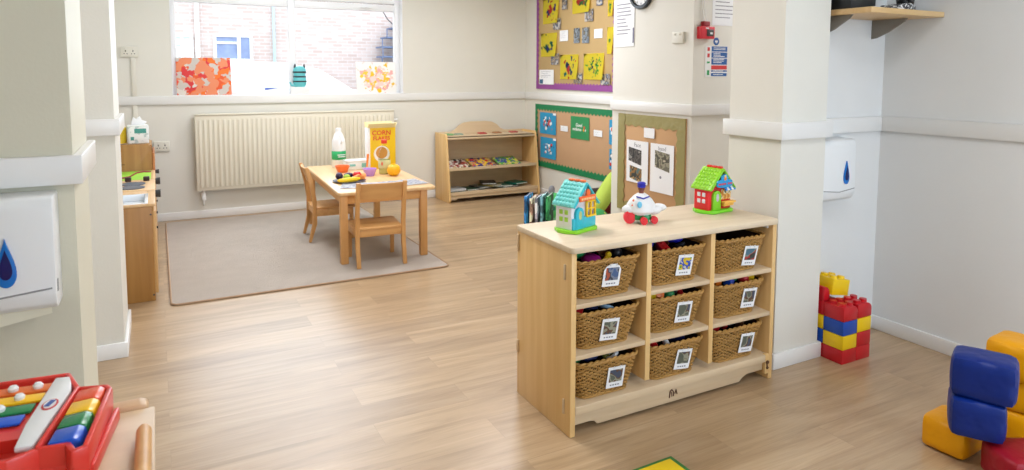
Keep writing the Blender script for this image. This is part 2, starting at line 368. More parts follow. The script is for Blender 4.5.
# ceiling light panels
M_EMIT = bpy.data.materials.new('lamp_diffuser'); M_EMIT.use_nodes = True
pb = M_EMIT.node_tree.nodes['Principled BSDF']; pb.inputs['Emission Color'].default_value = (1, .95, .87, 1); pb.inputs['Emission Strength'].default_value = 4
gf = G(); [gf.box(a, b, c, d, -.03, 0, .003) for a, b, c, d in ((-.3, .3, -.3, -.28), (-.3, .3, .28, .3), (-.3, -.28, -.28, .28), (.28, .3, -.28, .28))]
proto = thing('ceiling_light', 'square white ceiling light panel', 'ceiling light', (LAMPS[0][0], LAMPS[0][1], CEIL), 0, 'ceiling light panels')
obj('light_frame', gf, M_WHITE, proto); gd = G(); gd.box(-.28, .28, -.28, .28, -.028, -.01); obj('diffuser', gd, M_EMIT, proto)
for lx, ly, pw in LAMPS[1:]:
    c = copy_tree(proto); c.location = (lx, ly, CEIL)

# ------------------------------------------------------------------ outside the window
M_GROUND = plain('tarmac', (150, 150, 152), .9, .1, bump=.3)
g = G(); g.box(-14, 22, 7.80, 24, -.1, .05); struct('ground', g, M_GROUND)
M_BRK = brick_material('pale_brick', (190, 170, 162), (206, 190, 184), (206, 202, 202))
b = thing('apartment_building', 'pale brick building with white windows seen through the window', 'building', (0, 15.5, .05))
g = G()
wins = [(1.16, 1.82, 1.78, 2.24), (.20, .66, 1.70, 2.22), (1.2, 2.15, 3.1, 3.9)]
xs = [-8, 12]; g.box(-8, 12, 0, .3, 0, 7); obj('brick_wall', g, M_BRK, b)
for i, (x0, x1, z0, z1) in enumerate(wins):
    z0 -= .05; z1 -= .05
    g = G(); t = .06
    g.box(x0-t, x1+t, -.05, 0, z1, z1+t).box(x0-t, x1+t, -.05, 0, z0-t, z0).box(x0-t, x0, -.05, 0, z0, z1).box(x1, x1+t, -.05, 0, z0, z1).box(x0+(x1-x0)*.62, x0+(x1-x0)*.72, -.05, 0, z0, z1).box(x0, x0+(x1-x0)*.62, -.045, 0, z0+(z1-z0)*.68, z0+(z1-z0)*.78)
    f = obj('building_window', g, M_WHITE, b); g = G(); g.box(x0, x1, -.02, -.004, z0, z1); obj('pane', g, plain('dull_blue_pane' if i == 0 else 'pale_pane', (132, 148, 184) if i == 0 else (206, 218, 222), .15, .3), f)
g = G(); g.box(.4, 2.4, -.04, 0, 2.93, 3.0); obj('lintel', g, M_WHITE, b)
for x in (.80, ):
    g = G(); g.cyl((x, -.08, 0), (x, -.08, 6.9), .045, seg=12); obj('drainpipe', g, M_WHITE, b)
g = G(); g.cyl((2.32, -.06, 0), (2.32, -.06, 6.9), .03, seg=12); obj('drainpipe', g, plain('pale_blue_pipe', (178, 200, 208), .5), b)
M_FE = plain('blue_grey_steel', (98, 116, 150), .5)
fe = thing('fire_escape', 'blue steel fire escape steps on the brick building opposite', 'stairs', (4.55, 14.9, .05))
for k in range(12):
    g = G(); x = -.02+.09*(k-7 if k > 7 else 0)+(.02 if k % 2 else 0)
    x = {0: .3, 1: .25, 2: .2, 3: .15, 4: .1, 5: .06, 6: .02, 7: .04, 8: .03, 9: .14, 10: .3, 11: .45}[k]
    g.box(x, 1.3, 0, .5, .25+k*.22, .285+k*.22); g.box(x, x+.02, 0, .02, .28+k*.22, .25+(k+1)*.22) if k < 11 else None
    obj('tread', g, M_FE, fe)
g = G(); g.tube([(.3, .05, 2.55), (.18, .05, 2.66), (.06, .05, 2.85), (.0, .05, 3.1), (0, .05, 3.6)], .012, 6); obj('handrail', g, M_DARK, fe)
# car
car = thing('parked_car', 'white car parked outside below the window', 'car', (0, 10.6, .05))
M_CARP = plain('white_car_paint', (240, 241, 242), .25, .0, coat=.5)
body = [(-2.1, .35), (-2.05, .8), (-1.7, 1.05), (-1.2, 1.18), (-.55, 1.52), (0, 1.6), (1.7, 1.6), (2.25, 1.5), (2.9, 1.1), (3.7, .98), (4.0, .75), (4.05, .35)]
g = G(); g.prism(body, 0, 1.7, 'y', .04); obj('car_body', g, M_CARP, car)
g = G(); g.prism([(-.95, 1.16), (-.45, 1.46), (.65, 1.5), (.65, 1.14)], -.006, .01, 'y').prism([(.75, 1.14), (.75, 1.5), (1.75, 1.5), (2.15, 1.42), (2.6, 1.12)], -.006, .01, 'y'); obj('side_window', g, plain('washed_out_car_glass', (226, 232, 236), .1, .02), car)  # panes coloured near white, as the glare outside washes them out
for x in (-1.25, 3.1):
    g = G(); g.cyl((x, -.02, .32), (x, .2, .32), .32, seg=28); g.mi = 1; g.cyl((x, -.03, .32), (x, 0, .32), .2, seg=20); obj('wheel', g, [M_BLACK, M_CHROME], car)
g = G(); g.box(1.9, 2.05, -.14, 0, 1.1, 1.2, .02); obj('wing_mirror', g, M_CARP, car)

# ------------------------------------------------------------------ radiator
rad = thing('radiator', 'long cream ribbed radiator on the wall under the window', 'radiator', (.33, BY-.015, .298))
g = G(); RWd = 2.065; RH = .765
g.box(0, RWd, -.105, -.03, 0, RH, .008)
n = 44
for i in range(n):
    x = .045+i*(RWd-.09)/(n-1)
    g.box(x-.013, x+.013, -.119, -.10, .035, RH-.045, .0065)
obj('panel', g, M_RAD, rad)
g = G(); g.box(.0, RWd, -.115, -.02, RH, RH+.012, .003)
for i in range(60): g.box(.02+i*(RWd-.04)/60, .02+i*(RWd-.04)/60+.012, -.10, -.035, RH+.0121, RH+.016)
obj('top_grille', g, M_RAD, rad)
g = G(); g.cyl((.06, -.06, -.09), (.06, -.06, 0), .014); g.cyl((.06, -.06, -.10), (.06, -.06, -.03), .022); g.cyl((.06, -.09, -.07), (.06, -.04, -.07), .016); obj('valve', g, M_WHITE, rad)
g = G(); g.tube([(.06, -.06, -.05), (.06, -.06, -.14), (.06, -.02, -.16), (.06, .01, -.16)], .008); g.tube([(RWd-.05, -.06, 0), (RWd-.05, -.06, -.06), (RWd-.05, .01, -.07)], .008); obj('pipe', g, M_WHITE, rad)
g = G(); g.cyl((RWd, -.06, .66), (RWd+.05, -.06, .66), .014); obj('bleed_valve', g, M_WHITE, rad)
for x in (.3, 1.7):
    g = G(); g.box(x, x+.05, -.03, .0145, .1, .6); obj('bracket', g, M_WHITE, rad)

# sockets, trunking
def socket(name, label, loc, w, h, R, gangs=2, mat=None):
    t = thing(name, label, 'socket', loc, rot=R); m = mat or M_WHITE
    g = G(); g.box(-w/2, w/2, -h/2, h/2, 0, .022, .004); obj('face_plate', g, m, t)
    for k in range(gangs):
        cx = (k-(gangs-1)/2)*w*.42
        g = G(); g.box(cx-.006, cx+.006, h*.22, h*.36, .022, .028, .002); obj('switch', g, m, t)
        if name == 'light_switch': continue
        g = G(); g.box(cx-.004, cx+.004, 0, h*.16, .0221, .0228).box(cx-.016, cx-.008, -h*.22, -h*.14, .0221, .0228).box(cx+.008, cx+.016, -h*.22, -h*.14, .0221, .0228); obj('socket_holes', g, M_DARK, t)
    return t
M_SOCK = plain('aged_white_plastic', (222, 218, 205), .4, .01)
socket('wall_socket', 'white double socket high on the back wall beside the window', (-.215, BY-.0005, 1.69), .15, .1, RS, mat=M_SOCK)
socket('wall_socket', 'white double socket low on the back wall beside the radiator', (.03, BY-.0005, .76), .14, .1, RS, mat=M_SOCK)
g = G(); g.box(-.205, -.165, BY-.02, BY-.0005, DZ1+.001, 1.638, .002); tag(obj('cable_trunking', g, M_SOCK), 'white plastic cable trunking running down from the high socket', 'trunking')
g = G(); g.box(-.205, -.165, BY-.02, BY-.0005, .09, DZ0-.001, .002); tag(obj('cable_trunking', g, M_SOCK), 'white plastic cable trunking below the dado rail behind the toy kitchen', 'trunking')

# ------------------------------------------------------------------ things on the window sill
M_ABS = splat('orange_abstract_paint', (230, 92, 44), [(224, 214, 204), (220, 60, 62), (240, 118, 40), (206, 196, 188), (232, 140, 100)], 9, .62, 3, 8, upright=True)
SZ = WZ0+.0025
c = thing('canvas_painting', 'orange and red abstract painting leaning in the window', 'painting', (.185, BY-.008+.02, SZ), rot=(math.radians(-9), 0, 0))
g = G(); g.box(0, .51, 0, .018, 0, .385, .003); obj('canvas', g, M_ABS, c)
M_YP = splat('yellow_pink_splashes', (243, 240, 236), [(242, 192, 20), (244, 200, 60), (240, 176, 170), (244, 214, 206)], 16, .56, 9, .40, upright=True)
c = thing('canvas_painting', 'white canvas with yellow and pink splashes leaning in the window', 'painting', (2.01, BY+.012, SZ), rot=(math.radians(-9), 0, 0))
g = G(); g.box(0, .46, 0, .016, 0, .36, .003); obj('canvas', g, M_YP, c)
# striped cat ornament
cat = thing('cat_ornament', 'small turquoise and black striped toy cat on a white block in the window', 'ornament', (1.385, BY+.03, SZ))
M_TQ = plain('turquoise_glaze', (96, 190, 196), .3, .05); M_STR = plain('dark_stripe', (46, 44, 50), .4)
g = G(); g.box(-.10, .10, -.025, .03, 0, .075, .004); obj('block', g, M_WHITE, cat)
prof = [(0, .075), (.05, .075), (.068, .10), (.07, .14), (.066, .18), (.06, .21), (.07, .235), (.066, .27), (.045, .295), (0, .305)]
g = G()
g.lathe(prof, sy=.4); g.b.faces.ensure_lookup_table()
for f in g.b.faces:
    z = f.calc_center_median().z
    f.material_index = 0
pp = [(.05, .075), (.068, .10), (.07, .14), (.066, .18), (.06, .21), (.07, .235), (.066, .27)]
obj('cat_body', g, M_TQ, cat)
for z, r in ((.135, .071), (.185, .067), (.235, .072)):
    g = G(); g.lathe([(r-.008, z-.009), (r+.002, z-.006), (r+.002, z+.006), (r-.008, z+.009)], sy=.42); obj('stripe', g, M_STR, cat)
g = G()
for sx in (-1, 1): g.lathe([(.016, .28), (.01, .31), (0, .33)], (sx*.048, 0, 0), 10, sy=.6)
obj('ears', g, M_STR, cat)
g = G(); g.tube([(-.04, 0, .09), (-.09, -.005, .095), (-.105, -.005, .13)], [.014, .012, .009], 8); obj('tail', g, M_TQ, cat)
# small card sign
sg = thing('card_stand', 'small blue and white card lying against the window frame', 'card', (1.02, BY+.02, SZ), rot=(math.radians(-14), 0, 0))
g = G(); g.box(0, .24, 0, .003, 0, .07); obj('card', g, M_PAPER, sg)
g = G(); g.prism([(.004, .045), (.15, .068), (.004, .068)], -.002, -.0002, 'y'); obj('blue_print', g, plain('blue_ink', (60, 96, 196), .6), sg)

# ------------------------------------------------------------------ rug
def rug_material():
    m = plain('beige_carpet', (190, 179, 168), .95, .08, .1, .8, 260); return m
g = G(); g.prism(rrect(1.925, 2.66, .05, 5, 1.0, 6.035), .0, .010, 'z'); rg = obj('rug', g, rug_material(), rot=(0, 0, 0))
g = G(); P = rrect(1.925, 2.66, .05, 6, 1.0, 6.035); g.tube([(x, y, .007) for x, y in P], .007, 6, True); obj('edge_binding', g, plain('rug_binding', (176, 146, 118), .9), rg)
tag(rg, 'large beige carpet rug with a bound edge under the small table', 'rug')

# ------------------------------------------------------------------ storage cabinet with nine baskets
CX, CYF, CW, CD, CH = 1.452, 2.208, 1.185, .462, .80
cab = thing('storage_cabinet', 'maple cabinet with nine open compartments holding wicker baskets', 'cabinet', (CX, CYF, 0))
g = G(); g.box(0, .026, .004, CD, 0, CH-.027, .003); obj('side_panel', g, M_MAPZ, cab)
g = G(); g.box(CW-.026, CW, .004, CD, 0, CH-.027, .003); obj('side_panel', g, M_MAPZ, cab)
g = G(); g.prism(rrect(CW+.012, CD+.014, .022, 4, CW/2, CD/2), CH-.027, CH, 'z', .006); obj('top_panel', g, M_TOP, cab)
g = G(); g.box(.026, CW-.026, CD-.014, CD-.003, .09, CH-.027); obj('back_panel', g, M_MAPX, cab)
DV = [.387, .757]
for x in DV:
    g = G(); g.box(x, x+.026, .004, CD-.014, .161, CH-.027, .002); obj('divider', g, M_MAPZ, cab)
cells = [(.026, DV[0]), (DV[0]+.026, DV[1]), (DV[1]+.026, CW-.026)]
SH = [.126, .342, .558]
for z in SH[1:]:
    for a, b_ in cells:
        g = G(); g.box(a, b_, .006, CD-.014, z-.02, z, .002); obj('shelf', g, M_MAPX, cab)
g = G(); g.box(.026, CW-.026, .003, CD-.014, .090, .126, .003); obj('bottom_shelf', g, M_MAPX, cab)
# plinth with raised cut-outs at its ends
pl = [(.026, .04), (.11, .04), (.135, .034), (.15, .018), (.98, .018), (1.0, .034), (1.03, .046), (CW-.05, .046), (CW-.05, .090), (.026, .090)]
g = G(); g.prism(pl, .02, .038, 'y', .002); obj('plinth', g, M_MAPX, cab)
g = G()
for (x, y, z) in ((-.006, .045, .70), (-.006, .045, .13)): g.box(x, x+.008, y, y+.012, z-.045, z+.02, .003)
g.box(-.007, .001, CD-.02, CD-.004, .68, .76, .003).box(-.007, .001, CD-.02, CD-.004, .2, .26, .003); obj('joining_clips', g, M_MAPY, cab)
g = G(); g.box(CW-.05, CW-.027, .002, .02, .03, .13, .002); g.mi = 1; g.cyl((CW-.038, .001, .09), (CW-.038, -.004, .09), .009, seg=12); g.cyl((CW-.038, .001, .06), (CW-.038, -.004, .065), .006, seg=12); g.box(CW-.042, CW-.036, -.003, .002, .055, .09, .001); obj('locking_block', g, [M_MAPZ, plain('burnt_mark', (92, 56, 34), .7)], cab)
g = G(); g.box(CW-.035, CW-.027, .03, .06, CH-.05, CH-.03, .003); obj('top_clip', g, M_WHITE, cab)
g = G()   # small burnt emblem: an arch figure beside a leaning figure
ex, ez = .56, .058
g.tube([(ex-.018, .0185, ez-.018), (ex-.014, .0185, ez+.012), (ex-.004, .0185, ez+.018), (ex+.005, .0185, ez+.008), (ex+.006, .0185, ez-.014)], .0028, 6)
g.tube([(ex-.006, .0185, ez+.008), (ex-.003, .0185, ez-.014)], .002, 6); g.tube([(ex+.014, .0185, ez-.004), (ex+.02, .0185, ez+.014), (ex+.027, .0185, ez-.008)], .003, 6)
obj('emblem', g, plain('burnt_mark', (92, 56, 34), .7), cab)

M_WICK = plain('wicker_willow', (176, 132, 66), .5, .28, bump=.4, bscale=200)
M_WICKD = plain('wicker_gap_shade', (58, 40, 22), .8, .2)  # dark tone stands for shade between the strands
BW_T, BW_B, BD_T, BD_B, BH = .322, .252, .335, .285, .168
def rr_path(w, d, r, n):
    """n points evenly round a rounded rectangle, with outward normals"""
    segs = []; P = []
    L1, L2 = w-2*r, d-2*r; arc = PI*r/2; tot = 2*L1+2*L2+4*arc
    for i in range(n):
        s = tot*i/n
        for (L, kind, a) in ((L1, 'l', (-1, 0)), (arc, 'a', 0), (L2, 'l', (0, 0)), (arc, 'a', 1), (L1, 'l', (1, 0)), (arc, 'a', 2), (L2, 'l', (2, 0)), (arc, 'a', 3)):
            if s <= L: break
            s -= L
        idx = [(L1, 'l', 0), (arc, 'a', 0), (L2, 'l', 1), (arc, 'a', 1), (L1, 'l', 2), (arc, 'a', 2), (L2, 'l', 3), (arc, 'a', 3)]
        s = tot*i/n
        for L, k, q in idx:
            if s <= L: break
            s -= L
        if k == 'l':
            p, nn = {0: ((-L1/2+s, -d/2), (0, -1)), 1: ((w/2, -L2/2+s), (1, 0)), 2: ((L1/2-s, d/2), (0, 1)), 3: ((-w/2, L2/2-s), (-1, 0))}[q]
        else:
            cx, cy = {0: (L1/2, -L2/2), 1: (L1/2, L2/2), 2: (-L1/2, L2/2), 3: (-L1/2, -L2/2)}[q]
            a = -PI/2+q*PI/2+s/r; nn = (math.cos(a), math.sin(a)); p = (cx+r*nn[0], cy+r*nn[1])
        P.append((p, nn))
    return P
def basket_meshes():
    NST = 62; NP = NST*4; rows = 17; g = G()
    for k in range(rows):
        t = (k+.5)/rows; z = .006+t*(BH-.022); w = BW_B+(BW_T-BW_B)*t**.85; d = BD_B+(BD_T-BD_B)*t
        pts = []
        for i, (p, nn) in enumerate(rr_path(w, d, .045, NP)):
            o = .0042*math.cos(PI*i/4+PI*k)
            pts.append((p[0]+nn[0]*o, p[1]+nn[1]*o, z+.0012*math.sin(i*.9+k*2.1)))
        g.tube(pts, .0037, 6, True, ry=.0022)
    for i in range(NST):
        pts = []
        for t in (0, .5, 1):
            w = BW_B+(BW_T-BW_B)*t**.85; d = BD_B+(BD_T-BD_B)*t; p, nn = rr_path(w, d, .045, NP)[i*4]
            pts.append((p[0], p[1], .004+t*(BH-.012)))
        g.tube(pts, .0022, 5)
    body = g
    g = G()   # braided rim
    w, d = BW_T+.006, BD_T+.006; n = 120; path = rr_path(w, d, .048, n)
    for ph in (0, PI):
        g.tube([(p[0]+nn[0]*.005*math.cos(i*PI/3+ph), p[1]+nn[1]*.005*math.cos(i*PI/3+ph), BH-.006+.005*math.sin(i*PI/3+ph)) for i, (p, nn) in enumerate(path)], .0062, 6, True)
    path = rr_path(BW_B+.002, BD_B+.002, .045, n)
    rim = g; g = G()
    g.tube([(p[0], p[1], .006) for p, nn in path], .006, 6, True)
    base = g; base.prism([p for p, nn in rr_path(BW_B-.006, BD_B-.006, .042, 28)], .003, .009)
    g = G()   # lining behind the strands, coloured dark as the shade in their gaps
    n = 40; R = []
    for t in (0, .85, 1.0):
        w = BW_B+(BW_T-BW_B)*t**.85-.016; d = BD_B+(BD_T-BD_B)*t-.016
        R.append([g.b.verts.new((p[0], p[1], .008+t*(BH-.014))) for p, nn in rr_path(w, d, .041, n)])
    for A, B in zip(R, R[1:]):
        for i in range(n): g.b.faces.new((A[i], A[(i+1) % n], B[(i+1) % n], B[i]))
    return body, rim, base, g
bm_body, bm_rim, bm_base, bm_lin = basket_meshes()
bproto = thing('wicker_basket', 'wicker basket in the top row, left column of the maple cabinet', 'basket')
obj('basket_body', bm_body, M_WICK, bproto); obj('braided_rim', bm_rim, M_WICK, bproto); obj('basket_base', bm_base, M_WICK, bproto); obj('gap_shade_lining', bm_lin, M_WICKD, bproto)
TOYC = {'purple': (150, 24, 120), 'green': (40, 150, 84), 'dark blue': (28, 34, 96), 'red': (206, 36, 40), 'blue': (30, 84, 200), 'royal blue': (40, 44, 200), 'yellow': (240, 200, 30), 'orange': (240, 120, 30), 'lime green': (150, 210, 40), 'black': (34, 34, 40), 'brown': (110, 70, 44), 'white': (232, 232, 232), 'grey': (120, 124, 130), 'pale blue': (150, 190, 220), 'olive': (120, 120, 50)}
def toymat(c): return plain('toy_'+c.replace(' ', '_'), TOYC[c], .35, .03)
def toy_shape(kind, s):
    g = G()
    if kind == 'block': g.box(-s, s, -s*.6, s*.6, -s*.5, s*.5, s*.12); [g.cyl((x, 0, s*.5), (x, 0, s*.7), s*.24, seg=12) for x in (-s*.5, s*.5)]
    elif kind == 'ball': g.sph((0, 0, 0), s*.8, seg=16)
    elif kind == 'ring': g.tube([(s*.75*math.cos(a*PI/10), s*.75*math.sin(a*PI/10), 0) for a in range(20)], s*.25, 8, True)
    elif kind == 'cup': g.lathe([(0, -s*.6), (s*.5, -s*.6), (s*.8, s*.6), (s*.74, s*.6), (s*.45, -s*.5), (0, -s*.5)], seg=18)
    elif kind == 'cone': g.lathe([(0, -s*.7), (s*.75, -s*.7), (s*.7, -s*.6), (s*.2, s*.75), (0, s*.85)], seg=16)
    elif kind == 'cloth':
        g.sph((0, 0, 0), s*1.3, (1.2, 1, .45), 16)
        for v in g.b.verts: v.co += Vector((0, 0, .12*s*math.sin(v.co.x*140)*math.cos(v.co.y*120)))
    elif kind == 'figure': g.cyl((0, 0, -s), (0, 0, s*.2), s*.5, s*.35, 14); g.sph((0, 0, s*.55), s*.42, seg=14)
    return g
ROWN = ['bottom', 'middle', 'top']; COLN = ['left', 'centre', 'right']
CONT = {  # (row, column): contents as (shape, colour, x, y, dz)
 (2, 0): [('cloth', 'purple', -.055, -.10, .0), ('cloth', 'green', -.095, -.03, .012), ('cup', 'brown', .03, -.08, .0), ('block', 'red', .05, -.02, .01), ('figure', 'yellow', .02, -.11, -.006), ('ball', 'black', .10, -.07, 0), ('block', 'dark blue', .11, .02, 0), ('cloth', 'black', .0, .03, .002)],
 (2, 1): [('cloth', 'royal blue', -.10, -.04, .012), ('cloth', 'royal blue', .09, -.02, .012), ('cup', 'brown', -.02, -.07, .006), ('block', 'red', -.04, -.10, -.002), ('ring', 'black', .05, -.10, 0), ('cloth', 'dark blue', 0, .04, 0)],
 (2, 2): [],
 (1, 0): [('cloth', 'dark blue', -.03, -.05, .0), ('ball', 'black', .06, -.07, .006), ('block', 'red', -.12, -.10, -.006), ('ring', 'pale blue', .02, -.11, .0), ('block', 'dark blue', .09, -.02, 0), ('cloth', 'black', -.08, .02, 0)],
 (1, 1): [('block', 'yellow', -.11, -.09, .012), ('block', 'orange', -.07, -.10, 0), ('cloth', 'black', .02, -.06, .004), ('figure', 'red', .07, -.09, 0), ('block', 'brown', .09, -.01, 0), ('ball', 'green', -.01, -.11, 0)],
 (1, 2): [('block', 'orange', -.10, -.09, .016), ('block', 'blue', -.02, -.11, .008), ('ball', 'blue', .03, -.06, .022), ('cup', 'lime green', .045, -.08, .028), ('ring', 'green', .005, -.09, .016), ('block', 'red', .09, -.06, .018), ('ball', 'green', -.02, -.05, .020), ('block', 'yellow', .11, -.10, .006), ('cone', 'orange', -.055, -.04, .016), ('block', 'blue', .11, -.01, .014), ('ball', 'red', .075, -.11, .006)],
 (0, 0): [('cloth', 'dark blue', -.05, -.08, .004), ('ball', 'green', -.12, -.08, 0), ('figure', 'olive', .02, -.10, .008), ('block', 'olive', .07, -.06, .006), ('ring', 'white', .05, -.115, 0), ('block', 'brown', .1, -.02, 0), ('cup', 'black', -.01, -.02, 0)],
 (0, 1): [('block', 'red', -.09, -.09, .002), ('figure', 'white', -.02, -.10, .006), ('ball', 'pale blue', .0, -.06, .006), ('block', 'dark blue', .06, -.09, .004), ('cup', 'orange', .09, -.05, .002), ('ball', 'black', -.05, -.05, 0)],
 (0, 2): [('block', 'red', -.09, -.08, .006), ('cup', 'red', -.03, -.09, .008), ('cloth', 'black', .03, -.06, .004), ('block', 'brown', .09, -.08, 0), ('ball', 'red', .06, -.03, .004)],
}
CARD = {(2, 0): (.005, .095, -6, 1), (2, 1): (.03, .085, -8, 0), (2, 2): (.055, .075, -10, 0), (1, 0): (.0, .078, -8, 0), (1, 1): (.03, .085, -7, 0), (1, 2): (.055, .085, -8, 0), (0, 0): (.035, .078, -5, 0), (0, 1): (.035, .08, -12, 0), (0, 2): (.05, .08, -8, 0)}
PH = {(2, 0): ((70, 96, 140), (120, 130, 150), (60, 64, 76), (170, 84, 60)), (2, 1): ((200, 200, 190), (50, 80, 180), (220, 190, 40), (60, 150, 70)), (2, 2): ((70, 110, 130), (120, 140, 130), (180, 60, 60), (60, 66, 60))}
SHAPES = {}
for r in (2, 1, 0):
    for c_ in (2, 1, 0):
        a, b_ = cells[c_]
        ox = CX+(a+b_)/2+(-.002 if c_ == 0 else -.002); oy = CYF+.017+BD_T/2; oz = SH[r]+.001
        t = bproto if (r, c_) == (0, 0) else copy_tree(bproto)
        t.location = (ox, oy, oz); t['group'] = 'wicker baskets in the storage cabinet'
        t['label'] = 'wicker basket in the %s row, %s column of the maple cabinet' % (ROWN[r], COLN[c_])
        # hanging card on its front
        px, pz, roll, arch = CARD[(r, c_)]
        tf = pz/BH; fy = -(BD_B+(BD_T-BD_B)*tf)/2-.011
        slope = math.atan2((BD_T-BD_B)/2, BH)
        Rm = Euler((PI/2+slope, math.radians(roll*-.55), 0))
        card = G(); w, h = .088, .098
        P = [(-w/2, -h/2), (w/2, -h/2), (w/2, h/2), (-w/2, h/2)] if not arch else [(-w/2, -h/2), (w/2, -h/2), (w/2, h*.25), (w*.38, h*.42), (w*.15, h*.52), (-w*.15, h*.52), (-w*.38, h*.42), (-w/2, h*.25)]
        card.prism(P, 0, .0012)
        co = obj('label_card', card, M_PAPER, t, (px, fy, pz), Rm)
        g = G(); g.box(-w*.38, w*.38, -h*.22, h*.36, .0013, .0018)
        obj('photo', g, photo('basket_photo_%d%d' % (r, c_), PH.get((r, c_), ((90, 96, 84), (150, 150, 130), (100, 70, 50), (70, 80, 100))), 34, r*3+c_), co)
        g = G(); [g.box(-w*.28+i*w*.15, -w*.28+i*w*.15+w*.1, -h*.40, -h*.34, .0013, .0017) for i in range(4)]; obj('caption', g, M_INK, co)
        g = G(); [g.tube([(sx*w*.16, h*.42, .002), (sx*w*.2, h*.56, .004), (sx*w*.12, h*.5, .002)], .0012, 5) for sx in (-1, 1)]; obj('tie', g, M_WHITE, co)
        for kind, colr, x, y, dz in CONT[(r, c_)]:
            key = (kind, colr)
            if key not in SHAPES:
                o = obj('toy_'+kind if kind != 'cloth' else 'soft_toy', toy_shape(kind, .034), toymat(colr)); SHAPES[key] = o
            else: o = cp(SHAPES[key])
            o.location = (ox+x, oy+y, oz+BH-.012+dz); o.rotation_euler = (random.uniform(-.5, .5), random.uniform(-.5, .5), random.uniform(0, 3)) if kind != 'cloth' else (0, 0, random.uniform(0, 3))
            nm = 'toy '+kind if kind != 'cloth' else 'soft toy'
            tag(o, '%s %s in the %s row, %s column basket' % (colr, nm, ROWN[r], COLN[c_]), 'toy', 'toys in the %s %s basket' % (ROWN[r], COLN[c_]))

